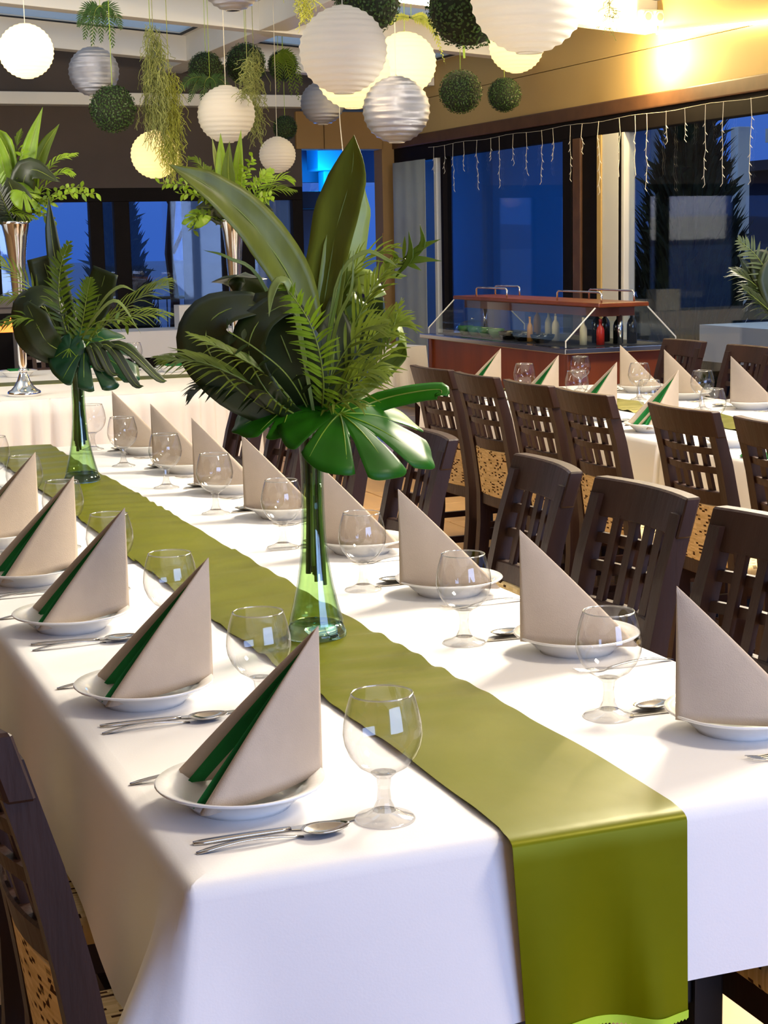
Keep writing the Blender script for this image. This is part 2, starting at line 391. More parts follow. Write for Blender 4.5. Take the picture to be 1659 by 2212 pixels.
# sloping coffered ceiling: z of the beams' underside falls towards the window wall
SL = math.atan(.0746)
def cz(x): return 2.895+.0746*(6-x)
ce = empty('ceiling', (0, 0, 0), kind='structure')
MB().prism([(-3.5, cz(-3.5)+.30), (6.2, cz(6.2)+.30), (6.2, cz(6.2)+.27), (-3.5, cz(-3.5)+.27)], 'y', -4, 4.0).build('ceiling_panel', 'white_paint', ce)
RAFT = (4.5, 6.4, 8.3, 10.17, 11.95, 14.0)
for y in RAFT:
    MB().prism([(-3.5, cz(-3.5)), (6.0, cz(6.0)), (6.0, cz(6.0)+.245), (-3.5, cz(-3.5)+.245)], 'y', y, y+.16).build('rafter', 'white_paint', ce, bevel=.006)
XB = (-2.6, .6, 3.75)
for x in XB:
    for ya, yb in zip(RAFT, RAFT[1:]+(15.0,)):
        MB().bx(x, x+.22, ya+.16, yb, cz(x)+.0, cz(x)+.245).build('purlin', 'white_paint', ce, bevel=.006)
XE = [-3.5]+[x for x in XB]+[6.0]
for a in range(4):
    xa = XE[a]+(.22 if a else 0); xb = XE[a+1]
    for ya, yb in zip(RAFT, RAFT[1:]+(15.0,)):
        y0, y1 = ya+.16, yb
        def sheet(x0, x1, dz0, dz1): return [(x0, cz(x0)+dz0), (x1, cz(x1)+dz0), (x1, cz(x1)+dz1), (x0, cz(x0)+dz1)]
        MB().prism(sheet(xa+.06, xb-.06, .22, .23), 'y', y0+.06, y1-.06).build('skylight_pane', 'skylight_pane', ce)
        f = MB()
        f.prism(sheet(xa, xb, .205, .24), 'y', y0, y0+.06).prism(sheet(xa, xb, .205, .24), 'y', y1-.06, y1)
        f.prism(sheet(xa, xa+.06, .205, .24), 'y', y0, y1).prism(sheet(xb-.06, xb, .205, .24), 'y', y0, y1)
        f.build('skylight_frame', 'white_paint', ce)
        g = MB()
        g.prism(sheet(xa+.05, xb-.05, .196, .206), 'y', y0+.055, y0+.08).prism(sheet(xa+.05, xb-.05, .196, .206), 'y', y1-.08, y1-.055)
        g.prism(sheet(xa+.05, xa+.075, .196, .206), 'y', y0+.055, y1-.055).prism(sheet(xb-.075, xb-.05, .196, .206), 'y', y0+.055, y1-.055)
        g.build('skylight_seal', 'black_rubber', ce)
        k = max(1, round((y1-y0)/.5))
# LED strips
tag(MB().prism([(3.98, cz(3.98)-.005), (5.98, cz(5.98)-.005), (5.98, cz(5.98)+.028), (3.98, cz(3.98)+.028)], 'y', 10.14, 10.166).build('led_strip', 'led_warm'),
    'glowing warm LED strip along the white ceiling beam behind the largest lantern', 'light')
t = MB().tube([(5.975, 10.13, 2.885), (5.975, 8.87, 2.80), (5.975, 6.2, 2.72)], .012, 6)
tag(t.build('led_strip', 'led_warm'), 'glowing warm LED strip on the cream fascia above the right windows', 'light')
so = tag(MB().box((5.93, 10.13, 2.985), (.19, .06, .10)).build('wall_socket', 'white_pvc', bevel=.012), 'white double socket on the ceiling beam above the LED corner', 'socket')
for dx in (-.045, .045):
    MB().tube([(5.93+dx, 10.10, 2.985), (5.93+dx, 10.094, 2.985)], .036, 16).build('socket_ring', 'white_pvc', so)
    MB().tube([(5.93+dx, 10.0945, 2.985), (5.93+dx, 10.092, 2.985)], .024, 16).build('socket_well', 'grey_stone', so)

# ================================================================== TABLES, CLOTHS, RUNNERS
def table(x0, x1, y0, y1, label):
    t = empty('banquet_table', ((x0+x1)/2, (y0+y1)/2, 0), 0, label, 'table'); a, b = (x1-x0)/2, (y1-y0)/2
    MB().bx(-a+.01, a-.01, -b+.01, b-.01, .715, .742).build('tabletop', 'dark_wood', t, bevel=.004)
    for sx in (-1, 1):
        for sy in (-1, 1): MB().bx(sx*(a-.31)-.025, sx*(a-.31)+.025, sy*(b-.12)-.025, sy*(b-.12)+.025, 0, .715).build('leg', 'metal_black', t, bevel=.004)
    for sy in (-1, 1): MB().bx(-a+.335, a-.335, sy*(b-.12)-.018, sy*(b-.12)+.018, .40, .45).build('crossbar', 'metal_black', t, bevel=.004)
    for sx in (-1, 1): MB().bx(sx*(a-.31)-.015, sx*(a-.31)+.015, -b+.145, b-.145, .66, .712).build('apron_rail', 'metal_black', t, bevel=.004)
    return t
def cloth(x0, x1, y0, y1, drop, label, flare=(), seed=0, hide=()):
    """white cloth: top sheet, rounded edge, hanging skirt with soft folds; flare = corners whose fold sticks out"""
    rnd = random.Random(seed); cx, cy = (x0+x1)/2, (y0+y1)/2; a, b = (x1-x0)/2, (y1-y0)/2
    per = []
    n1, n2 = max(6, int((x1-x0)/.06)), int((y1-y0)/.06)
    def stops(L):
        q = [0, .006, .014, .024, .036, .05, .066, .084, .104, .128, .156, .19]; m_ = max(2, int((L-.4)/.05))
        return q+[.19+(L-.38)*i/m_ for i in range(1, m_)]+[L-x for x in q[:0:-1]]
    for d in stops(2*a): per.append((-a+d, -b, 0, -1))
    for d in stops(2*b): per.append((a, -b+d, 1, 0))
    for d in stops(2*a): per.append((a-d, b, 0, 1))
    for d in stops(2*b): per.append((-a, b-d, -1, 0))
    n = len(per); ph = rnd.random()*6; m = MB(); rows = []
    prof = [(-.03, .0025), (-.012, .0018), (-.004, -.001), (0.004, -.008), (.006, -.02)]+[(.007+.02*k/10, -.02-(drop-.02)*k/10) for k in range(1, 11)]
    for pi, (off, dz) in enumerate(prof):
        row = []
        for i, (px, py, nx, ny) in enumerate(per):
            k = max(0, (pi-4)/10); s = px+py
            # distance to the nearest corner
            dc = min(((px-sx*a)**2+(py-sy*b)**2)**.5 for sx in (-1, 1) for sy in (-1, 1))
            qx, qy = (1 if px > 0 else -1), (1 if py > 0 else -1)
            fold = .008*math.sin(s*4.1+ph)+.006*math.sin(s*9.7+ph*2)
            o = off+k*(fold if off > 0 else 0)
            if o < 0: x = max(-a-o, min(a+o, px)); y = max(-b-o, min(b+o, py))
            else: x = px+nx*o; y = py+ny*o
            if (qx, qy) in flare and pi > 3:
                sd = dc if abs(nx) else -dc      # signed run from the corner, positive along the long side
                lobe = math.exp(-((sd-.045)/(.05 if sd > .045 else .040))**2); front = math.exp(-((sd+.005)/.05)**2)
                x += qx*(.175*lobe+.03*front)*k; y += qy*(.06*lobe+.03*front)*k; dz2 = dz-.14*k*math.exp(-(dc/.20)**2)
            else: dz2 = dz
            if off > 0 and dc < 1e-6:
                x -= nx*o*.3; y -= ny*o*.3
            row.append((cx+x, cy+y, .75+dz2))
        rows.append(row)
    vs = [p for r in rows for p in r]; fs = []
    for j in range(len(rows)-1):
        for i in range(n): fs.append((j*n+i, (j+1)*n+i, (j+1)*n+(i+1) % n, j*n+(i+1) % n))
    m.add(vs, fs); q = .03
    m.add([(cx-a+q, cy-b+q, .7525), (cx+a-q, cy-b+q, .7525), (cx+a-q, cy+b-q, .7525), (cx-a+q, cy+b-q, .7525)], [(0, 1, 2, 3)])
    o = m.build('tablecloth', 'white_cloth', smooth=True, solid=.0012)
    o.data.polygons[len(o.data.polygons)-1].use_smooth = False
    o.modifiers['thickness'].use_rim = False
    return tag(o, label, 'tablecloth')
def runner(x0, x1, y0, y1, z, label, near_drop=0, seed=0):
    rnd = random.Random(seed); m = MB(); w = x1-x0
    s = []
    if near_drop:
        for k in range(12): s.append(('d', 1-k/12))
        s += [('c', k/4) for k in range(5)]
    for k in range(1 if near_drop else 0, 141): s.append(('t', k/140))
    def fn(u, v):
        kind, t = s[min(int(round(v*(len(s)-1))), len(s)-1)]
        x = x0+w*u
        if kind == 'd':
            bow = .014*t+.007*math.sin(u*PI*2.2+.6)*t+.014*t*math.exp(-((u-.72-(t-.5)*.12)/.11)**2)+.004*t*math.sin(u*9)
            return (x+(.5-u)*.02*t, y0-.030-bow, z-.012-near_drop*t+.008*math.sin(u*PI*1.6+.4)*t)
        if kind == 'c':
            a = (1-t)*PI/2; return (x, y0-.004-.026*math.sin(a), z-.010+.0125*math.cos(a))
        yy = y0+(y1-y0)*t
        wr = .0018*math.sin(yy*17+u*2.2)+.0016*math.sin(yy*41-u*3)*(1+math.sin(yy*2.3))+.004*math.exp(-((yy-y0-.9)/.3)**2)*math.sin(yy*62+u*2)
        return (x+.004*math.sin(yy*3+seed), yy, z+.0015+max(0, .0055+wr*.8)*min(1, .35+t*14))
    m.grid(fn, 14, len(s)-1)
    o = m.build('table_runner', 'satin_green', smooth=True, solid=.0008); o.modifiers['thickness'].use_rim = False
    tag(o, label, 'runner')
    if near_drop:
        h = MB()
        def hf(u, v):
            p = fn(u, 0); return (p[0], p[1]-.0015, p[2]-.004+.012*v+.0015*math.sin(u*260)*(1-v))
        h.grid(hf, 120, 1); h.build('hem', 'lime_hem', o, solid=.001)
    return o
T1 = (.479, 1.60); T2 = (3.33, 4.45)
YS = 4.07
table(T1[0], T1[1], 1.925, YS-.004, 'dark banquet table under the near white cloth, nearest the camera')
table(T1[0], T1[1], YS+.004, 6.66, 'dark banquet table under the second cloth, beyond the tall green vase')
cloth(T1[0], T1[1], 1.922, YS-.012, .245, 'white tablecloth with the blue shaded front, nearest table end', flare=((-1, -1),), seed=1)
cloth(T1[0], T1[1], YS+.012, 6.66, .245, 'white tablecloth on the far half of the long table', seed=2)
runner(.906, 1.17, 1.922, YS+.01, .7525, 'olive green satin runner hanging over the near table end', .262, seed=1)
runner(.906, 1.17, YS-.012, 6.665, .7545, 'olive green satin runner on the far half of the long table', seed=5)
table(T2[0], T2[1], 3.2, 5.6, 'dark banquet table under the near cloth of the window-side row')
table(T2[0], T2[1], 5.61, 8.0, 'dark banquet table under the far cloth of the window-side row')
cloth(T2[0], T2[1], 3.2, 5.592, .245, 'white tablecloth at the near end of the window-side row', seed=3)
cloth(T2[0], T2[1], 5.618, 8.0, .245, 'white tablecloth before the salad bar on the window-side row', seed=4)
runner(3.76, 4.02, 5.6, 8.0, .7525, 'green satin runner before the salad bar on the window-side row', seed=7)
runner(3.76, 4.02, 3.2, 5.612, .7535, 'yellow-lit green satin runner at the right frame edge', seed=8)

# head table with pleated skirt, rounded right end
HX, HY, HR = 1.92, 9.97, 1.05
ht = empty('head_table', (HX, HY, 0), 0, 'long oval head table behind the banquet table, under the pleated skirt', 'table')
arc = [(math.cos(a)*HR, math.sin(a)*HR) for a in [(-PI/2+PI*i/28) for i in range(29)]]
MB().prism([(-3.6, -HR)]+arc+[(-3.6, HR)], 'z', .715, .742).build('tabletop', 'dark_wood', ht)
for x, y in ((.6, .5), (.6, -.5), (-2.8, .6), (-2.8, -.6)): MB().tube([(x, y, 0), (x, y, .715)], .03, 10).build('leg', 'metal_black', ht)
m = MB(); path = [(-3.6, -HR+.0)]
path = [(-3.6+i*.012, -HR) for i in range(300)]+[(math.cos(-PI/2+PI*i/270)*HR, math.sin(-PI/2+PI*i/270)*HR) for i in range(271)]
npth = len(path)
def skirt(u, v):
    i = min(int(round(u*(npth-1))), npth-1); x, y = path[i]
    if x <= 0: nx, ny = 0, -1
    else: nx, ny = x/HR, y/HR
    am = (.010+.026*v)*math.sin(i*.62+1.5*math.sin(i*.07))*(1+.35*math.sin(i*.17))+.010*v*math.sin(i*.13)
    o = .024+am
    return (HX+x+nx*o, HY+y+ny*o, .748-.73*v)
m.grid(skirt, npth-1, 8)
tag(m.build('table_skirt', 'white_cloth', smooth=True, solid=.001), 'white pleated skirt hanging around the oval head table', 'skirt')
m = MB(); m.prism([(HX-3.62, HY-HR-.012)]+[(HX+x*1.012, HY+y*1.012) for x, y in arc]+[(HX-3.62, HY+HR+.012)], 'z', .7435, .751)
tag(m.build('tablecloth', 'white_cloth'), 'white top cloth on the oval head table above the skirt', 'tablecloth')
tag(MB().bx(HX-3.5, HX+.85, HY-.13, HY+.13, .7515, .7535).build('table_runner', 'satin_green'), 'bright green runner lying along the oval head table', 'runner')

# ================================================================== CHAIRS
def make_chair():
    r = empty('lattice_chair', (0, 0, 0), 0, 'x', 'chair')
    W = .192
    # local: sitter faces +x, seat centre at origin
    def px(z): # x of back post centre line by height
        return interp([-.250, -.222, -.205, -.205, -.228, -.262, -.310], z/.99)
    for sy in (-1, 1):
        m = MB(); vs = []; fs = []; N = 14
        for i in range(N+1):
            z = .955*i/N; x = px(z); d = .020+.004*math.sin(PI*min(1, z/.9)); y = sy*(W-.022)
            for ax, ay in ((-d, -.019), (d, -.019), (d, .019), (-d, .019)): vs.append((x+ax, y+ay, z))
        for i in range(N):
            for k in range(4): fs.append((i*4+k, i*4+(k+1) % 4, (i+1)*4+(k+1) % 4, (i+1)*4+k))
        fs += [(3, 2, 1, 0), tuple(N*4+k for k in range(4))]
        m.add(vs, fs); m.build('back_post', 'dark_wood', r)
    def curved(z0, z1, th, half, bow, name, mt='dark_wood', off=0, n=8):
        m = MB(); vs = []; fs = []
        for i in range(n+1):
            y = -half+2*half*i/n; bx = -bow*(1-(y/half)**2)
            for z, d in ((z0, -th/2), (z0, th/2), (z1, th/2), (z1, -th/2)): vs.append((px(z)+off+bx+d, y, z))
        for i in range(n):
            for k in range(4): fs.append((i*4+k, i*4+(k+1) % 4, (i+1)*4+(k+1) % 4, (i+1)*4+k))
        fs += [(3, 2, 1, 0), tuple(n*4+k for k in range(4))]
        m.add(vs, fs); return m.build(name, mt, r, bevel=.004 if th > .02 else 0, seg=1)
    curved(.905, .99, .036, W+.004, .028, 'crest_rail')
    curved(.846, .868, .012, W-.04, .026, 'cross_slat', off=-.008)
    curved(.784, .806, .012, W-.04, .026, 'cross_slat', off=-.008)
    curved(.675, .725, .026, W-.04, .022, 'lattice_rail')
    for k in range(4):
        y = -.0915+.061*k; m = MB(); vs = []; bx = -.026*(1-(y/(W-.04))**2)
        for z in (.715, .915):
            for ax, ay in ((-.004, -.014), (.008, -.014), (.008, .014), (-.004, .014)): vs.append((px(z)+bx+ax+.004, y+ay, z))
        m.add(vs, [(0, 1, 5, 4), (1, 2, 6, 5), (2, 3, 7, 6), (3, 0, 4, 7), (3, 2, 1, 0), (4, 5, 6, 7)]); m.build('back_slat', 'dark_wood', r)
    curved(.475, .678, .034, W-.042, .016, 'back_panel', 'woven_back')
    curved(.425, .478, .030, W-.04, .004, 'lower_rail')
    s = MB().box((.01, 0, .462), (.41, .375, .05)).build('seat', 'woven_seat', r, bevel=.018, seg=3, smooth=True)
    MB().bx(-.19, .20, W-.04, W-.018, .385, .438).build('side_apron', 'dark_wood', r); MB().bx(-.19, .20, -W+.018, -W+.04, .385, .438).build('side_apron', 'dark_wood', r)
    MB().bx(.18, .203, -W+.04, W-.04, .385, .438).build('front_apron', 'dark_wood', r)
    for sy in (-1, 1): MB().bx(.17, .207, sy*(W-.026)-.019, sy*(W-.026)+.019, 0, .438).build('front_leg', 'dark_wood', r, bevel=.003, seg=1)
    for sy in (-1, 1):
        for xa, z0, z1 in ((-.22, .17, .20), (-.21, .29, .315)): MB().bx(xa, .18, sy*(W-.026)-.010, sy*(W-.026)+.010, z0, z1).build('side_stretcher', 'dark_wood', r)
    MB().bx(-.03, -.01, -W+.03, W-.03, .235, .265).build('cross_stretcher', 'dark_wood', r)
    return r
chair = Proto(make_chair())
G1 = 'lattice-back chairs around the tables'
for i, (y, rz) in enumerate(((2.10, 0), (2.69, 2), (3.20, 1), (3.71, -6), (4.44, -2), (5.05, 3), (5.6, 0), (6.15, -2))):
    chair.put((1.545, y-.02, 0), PI+R(rz), 'dark lattice-back chair on the right of the long table, %s from the near end' % ORD[i], G1)
for i, (y, rz) in enumerate(((2.09, 2), (2.72, 0), (3.35, 0))):
    chair.put((.552, y-.02, 0), R(rz), 'dark lattice-back chair on the left of the long table, %s from the near end' % ORD[i], G1)
for i, (y, rz) in enumerate(((6.74, 2), (6.26, 0), (5.78, 0), (5.33, 0), (4.66, 0), (4.15, 1))):
    chair.put((3.16, y, 0), R(rz), 'dark lattice-back chair with its back to the long table, %s from the salad bar' % ORD[i], G1)
for i, y in enumerate((7.70, 7.08)):
    chair.put((4.41, y, 0), PI, ('dark chair beyond the window-side table, in front of the salad bar end', 'dark chair beyond the window-side table, at the right frame edge')[i], G1)
for i, (x, y, rz) in enumerate(((2.04, 11.05, -92), (1.42, 11.1, -85))):
    chair.put((x, y+.32, 0), R(rz), ('greyish lattice chair behind the head table, right of the silver trumpet vase', 'lattice chair behind the head table, at the left frame edge')[i], G1)

# ================================================================== TABLEWARE
def make_plate():
    prof = [(0.0, .004), (.062, .004), (.066, .0), (.07, .0), (.072, .005), (.084, .014), (.098, .027), (.118, .034), (.121, .037), (.119, .039), (.098, .032), (.086, .022), (.076, .012), (.06, .0085), (0, .008)]
    o = MB().lathe(prof, 48).build('soup_plate', 'porcelain', smooth=True); return tag(o, 'x', 'plate')
def make_napkin():
    r = empty('folded_napkin', (0, 0, 0), 0, 'x', 'napkin'); h, L = .213, .212
    def wing(name, m, dirang, sgn, u0, u1, len_, flap, off, hh=h, bulge=.012, z0=.0, parent=None, sx=0):
        d = V((-math.cos(dirang), math.sin(dirang), 0)); inn = V((-d.y, d.x, 0))*sgn   # inward normal
        S = V((.122+sx, 0, z0))
        def fn(u, v):
            t = 1-(1-v)**1.0; sc = 1-v
            s = u*(1.55 if flap else 1.0)
            if s <= 1.0:
                lx = s*len_*sc; oy = off-bulge*math.sin(PI*s)*sc
            elif s <= 1.15:
                a = (s-1)/.15*PI; rad = .009*sc+.0004; lx = len_*sc+rad*math.sin(a); oy = off+rad*(1-math.cos(a))
            else:
                k = (s-1.15)/.4; rad = .009*sc+.0004; lx = len_*(sc-k*min(.28, .85*sc)); oy = off+2*rad+.004*k*sc-bulge*.5*math.sin(PI*(1-k*.4))*sc
            p = S+d*lx+inn*oy
            zz = hh*v
            # bottom edge dips slightly at the rounded fold, spine stands on the rim
            zz -= (lx/len_)*.012*(1-v)
            return (p.x, p.y, z0+zz)
        mb = MB(); mb.grid(fn, 26 if flap else 12, 14)
        return mb.build(name, m, parent or r, smooth=True, solid=.0008)
    wing('front_wing', 'taupe_paper', -R(23), -1, 0, 1, L*.97, True, 0)
    wing('back_wing', 'taupe_paper', R(27), 1, 0, 1, L, True, 0)
    wing('green_layer', 'green_paper', R(23), 1, 0, 1, L*.86, False, .004, h*.90, .010, sx=-.014)
    wing('green_layer', 'green_paper', -R(14), -1, 0, 1, L*.93, False, .003, h*.90, .000, sx=-.012)
    return r
def make_goblet():
    r = empty('wine_goblet', (0, 0, 0), 0, 'x', 'glass')
    MB().lathe([(0, .0), (.041, .0), (.0425, .002), (.040, .0045), (.026, .008), (.018, .013), (.0, .013)], 32).build('foot', 'stem_glass', r, smooth=True)
    MB().lathe([(.0, .0135), (.0165, .0135), (.0105, .026), (.0085, .045), (.0105, .060), (.018, .067), (0, .067)], 10).build('stem', 'stem_glass', r)
    bowl = [(.006, .0672), (.020, .0685), (.034, .077), (.046, .092), (.0525, .108), (.0545, .122), (.053, .138), (.0495, .155), (.0455, .169), (.0425, .177)]
    MB().lathe(bowl, 40).build('bowl', 'goblet_glass', r, smooth=True)
    ring = [(.0418+.0013*math.cos(a), .1775+.0013*math.sin(a)) for a in [2*PI*k/8 for k in range(9)]]
    MB().lathe(ring, 40).build('rim', 'rim_glass', r, smooth=True)
    return r
def flat_handle(mb, x0, x1, w0, w1, z, th=.0022, arch=.006, n=10):
    vs = []; fs = []
    for i in range(n+1):
        t = i/n; x = x0+(x1-x0)*t; w = w0+(w1-w0)*t
        if t < .08: w *= .55+.45*t/.08
        zz = z+arch*math.sin(PI*t)
        for y, dz in ((-w, 0), (w, 0), (w*.7, th), (-w*.7, th)): vs.append((x, y, zz+dz))
    for i in range(n):
        for k in range(4): fs.append((i*4+k, i*4+(k+1) % 4, (i+1)*4+(k+1) % 4, (i+1)*4+k))
    fs += [(3, 2, 1, 0), tuple(n*4+k for k in range(4))]; mb.add(vs, fs); return mb
def make_spoon():
    r = empty('spoon', (0, 0, 0), 0, 'x', 'spoon')
    flat_handle(MB(), -.105, .042, .0062, .0028, .001, arch=.008).build('handle', 'steel', r, smooth=True)
    def bw(u, v):
        a = u*2*PI; k = v; ax = .036 if math.cos(a) > 0 else .032
        return (.072+ax*k*math.cos(a), .0215*k*math.sin(a)*(1-.12*math.cos(a)), .0015+.0095*k*k)
    MB().grid(bw, 28, 7).build('bowl', 'steel', r, smooth=True, solid=.0012); return r
def make_knife():
    r = empty('knife', (0, 0, 0), 0, 'x', 'knife')
    flat_handle(MB(), -.115, .02, .007, .005, .001, th=.004, arch=.001).build('handle', 'steel', r, smooth=True)
    MB().prism([(.02, -.005), (.03, -.0085), (.09, -.009), (.112, -.002), (.116, .006), (.02, .006)], 'z', .002, .0035).build('blade', 'steel', r); return r
def make_fork():
    r = empty('fork', (0, 0, 0), 0, 'x', 'fork')
    flat_handle(MB(), -.105, .040, .0062, .0028, .001, arch=.008).build('handle', 'steel', r, smooth=True)
    h = MB(); h.prism([(.038, -.003), (.05, -.011), (.062, -.0125), (.062, .0125), (.05, .011), (.038, .003)], 'z', .0025, .0042); h.build('head', 'steel', r)
    for k in range(4):
        y = -.0105+.007*k; MB().tube([(.061, y, .0034), (.08, y, .003), (.103, y, .007)], [.0018, .0016, .0009], 5).build('tine', 'steel', r)
    return r
plate = Proto(make_plate()); napkin = Proto(make_napkin()); goblet = Proto(make_goblet())

spoon = Proto(make_spoon()); knife = Proto(make_knife()); fork = Proto(make_fork())
TZ = .7525
rows = [
 ('left row of the long table', 'near end', .625, 1, [2.185, 2.775, 3.40, 3.93, 4.48, 5.1], .783, [2.044, 2.606, 3.20, 3.75, 4.35, 4.94, 5.53], 5),
 ('right row of the long table', 'near end', 1.462, -1, [2.20, 2.775, 3.37, 3.935, 4.56, 5.115, 5.66, 6.25], 1.30, [2.352, 2.924, 3.489, 4.086, 4.706, 5.30, 5.92, 6.478], 8),
 ('near row of the window-side table', 'salad bar', 3.473, 1, [7.60, 6.965, 6.43, 5.895, 5.33], 3.635, [7.415, 6.86, 6.217, 5.72], 4),
 ('far row of the window-side table', 'salad bar', 4.312, -1, [7.46, 7.01, 6.45, 5.88], 4.10, [7.70, 7.10, 6.53, 5.93], 3),
]
rnd = random.Random(11)
for rname, frm, pxx, sg, pys, gx, gys, nn in rows:
    rz = 0 if sg == 1 else PI
    for i, y in enumerate(pys):
        x = pxx+rnd.uniform(-.006, .006)
        plate.put((x, y, TZ), 0, 'white soup plate in the %s, %s from the %s' % (rname, ORD[i], frm), 'white soup plates')
        if i < nn:
            napkin.put((x, y, TZ+.032), rz+R(rnd.uniform(-4, 4)), 'taupe napkin in the %s, %s from the %s' % (rname, ORD[i], frm), 'standing folded napkins')
        big = 'long' in rname
        yk = y-sg*.142
        if big or i < 3:
            dx = .045 if sg == 1 else -.03
            knife.put((x+sg*(.01), yk+sg*.012, TZ), rz+R(-2+rnd.uniform(-3, 3)), 'table knife in the %s, %s from the %s' % (rname, ORD[i], frm), 'steel knives')
            spoon.put((x+sg*(-.005), yk-sg*.022, TZ), rz+R(1+rnd.uniform(-3, 3)), 'soup spoon in the %s, %s from the %s' % (rname, ORD[i], frm), 'steel spoons')
            fork.put((x-sg*.02, y+sg*.15, TZ), rz+R(rnd.uniform(-3, 3)), 'dinner fork in the %s, %s from the %s' % (rname, ORD[i], frm), 'steel forks')
    for i, y in enumerate(gys):
        goblet.put((gx+rnd.uniform(-.004, .004), y, TZ), rnd.random()*6, 'clear stemmed goblet in the %s, %s from the %s' % (rname, ORD[i], frm), 'wine goblets')
# head table things
for i, (x, y, lab) in enumerate(((1.55, 10.55, 'white plate on the head table beside the silver trumpet vase'), (2.05, 10.5, 'white plate on the head table right of the goblet'), (2.5, 10.35, 'white plate near the rounded end of the head table'))):
    plate.put((x+.12, y, .7525), 0, lab, 'white soup plates')
    f = MB().bx(-.06, .06, -.06, .06, 0, .004).bx(-.055, .06, -.058, .06, .004, .008).build('flat_napkin', 'green_paper', bevel=.001, seg=1)
    f.location = (x+.12, y, .7915); tag(f, ('flat green napkin on the plate beside the silver vase', 'flat green napkin on the plate right of the head table goblet', 'flat green napkin on the plate near the head table end')[i], 'napkin', 'flat green napkins')
goblet.put((1.93, 10.18, .7535), 0, 'goblet of water on the head table right of the silver vase', 'wine goblets')
goblet.put((2.42, 10.6, .7525), 0, 'goblet behind the fern fronds on the head table', 'wine goblets')
f = MB().bx(-.09, .09, -.06, .06, 0, .004).bx(-.085, .09, -.058, .06, .004, .008).build('flat_napkin', 'green_paper', bevel=.001, seg=1)
f.location = (3.42, 5.0, .7525); tag(f, 'flat green napkin lying at the edge of the window-side table', 'napkin', 'flat green napkins')

# ================================================================== PLANT PARTS
def leaf(parent, name, path, hw, face, m, cup=.12, rib='stem_green', nseg=16, ribr=.0022, curl=.15):
    o = MB().ribbon(path, hw, face, cup, nseg, 6, curl).build(name, m, parent, smooth=True, solid=.0009)
    if rib:
        pts = crom(path, nseg)
        fd = V(face if not isinstance(face, list) else face[0]).normalized()
        MB().tube(pts[:-1], [ribr*(1-.8*i/nseg)+.0003 for i in range(len(pts)-1)], 5).build('midrib', rib, o, smooth=True)
    return o
def frond(parent, name, path, n, ln, wd, m, face, ang=55, droop=.25, taper=(.35, 1, .8, .15), rib='stem_green', start=.15, seed=0, jit=.12, ribr=.0022):
    """pinnate leaf: rachis plus n leaflets on each side, joined in one mesh"""
    rd = random.Random(seed); pts = crom(path, 40); mb = MB()
    for sd in (-1, 1):
        for i in range(n):
            t = start+(1-start)*(i+.5*(sd > 0))/n
            k = min(int(t*40), 39); p = pts[k]; tg = (pts[min(k+1, 40)]-pts[max(k-1, 0)]).normalized()
            fd = V(face).normalized(); side = tg.cross(fd).normalized()*sd; nr = side.cross(tg)*sd
            L = ln*interp(list(taper), t)*(1+rd.uniform(-jit, jit)); a = R(ang*(1-.45*t)+rd.uniform(-6, 6))
            d = (tg*math.cos(a)+side*math.sin(a)).normalized()
            q = [p, p+d*L*.5+fd*.02*L, p+d*L+V((0, 0, -1))*L*droop*rd.uniform(.5, 1.4)]
            w = wd*.8*(1+rd.uniform(-.15, .15))
            mb.ribbon(q, [w*.35, w, w*.85, w*.5, .0003], fd, .1, 5, 2)
    o = mb.build(name, m, parent, smooth=True)
    MB().tube(pts, [ribr*(1-.7*i/40) for i in range(41)], 5).build('rachis', rib, o, smooth=True)
    return o
def twig(parent, name, path, n, ln, wd, m, seed=0, rib='stem_green'):
    rd = random.Random(seed); pts = crom(path, 30); mb = MB()
    for i in range(n):
        t = .15+.85*i/(n-1); p = pts[min(int(t*30), 30)]; k = min(int(t*30), 29); tg = (pts[k+1]-pts[k]).normalized()
        o = tg.orthogonal(); o.rotate(Matrix.Rotation(i*2.4+rd.uniform(-.5, .5), 3, tg)); d = (tg*rd.uniform(.4, .9)+o).normalized(); L = ln*rd.uniform(.7, 1.2)
        mb.ribbon([p, p+d*L*.5, p+d*L+V((0, 0, -.1*L))], [.001, wd, wd*.9, .0004], o.cross(d)+V((0, 0, .6)), .15, 5, 2)
    ob = mb.build(name, m, parent, smooth=True); ob['kind'] = 'stuff'; MB().tube(pts, .0016, 4).build('twig_stem', rib, ob); return ob
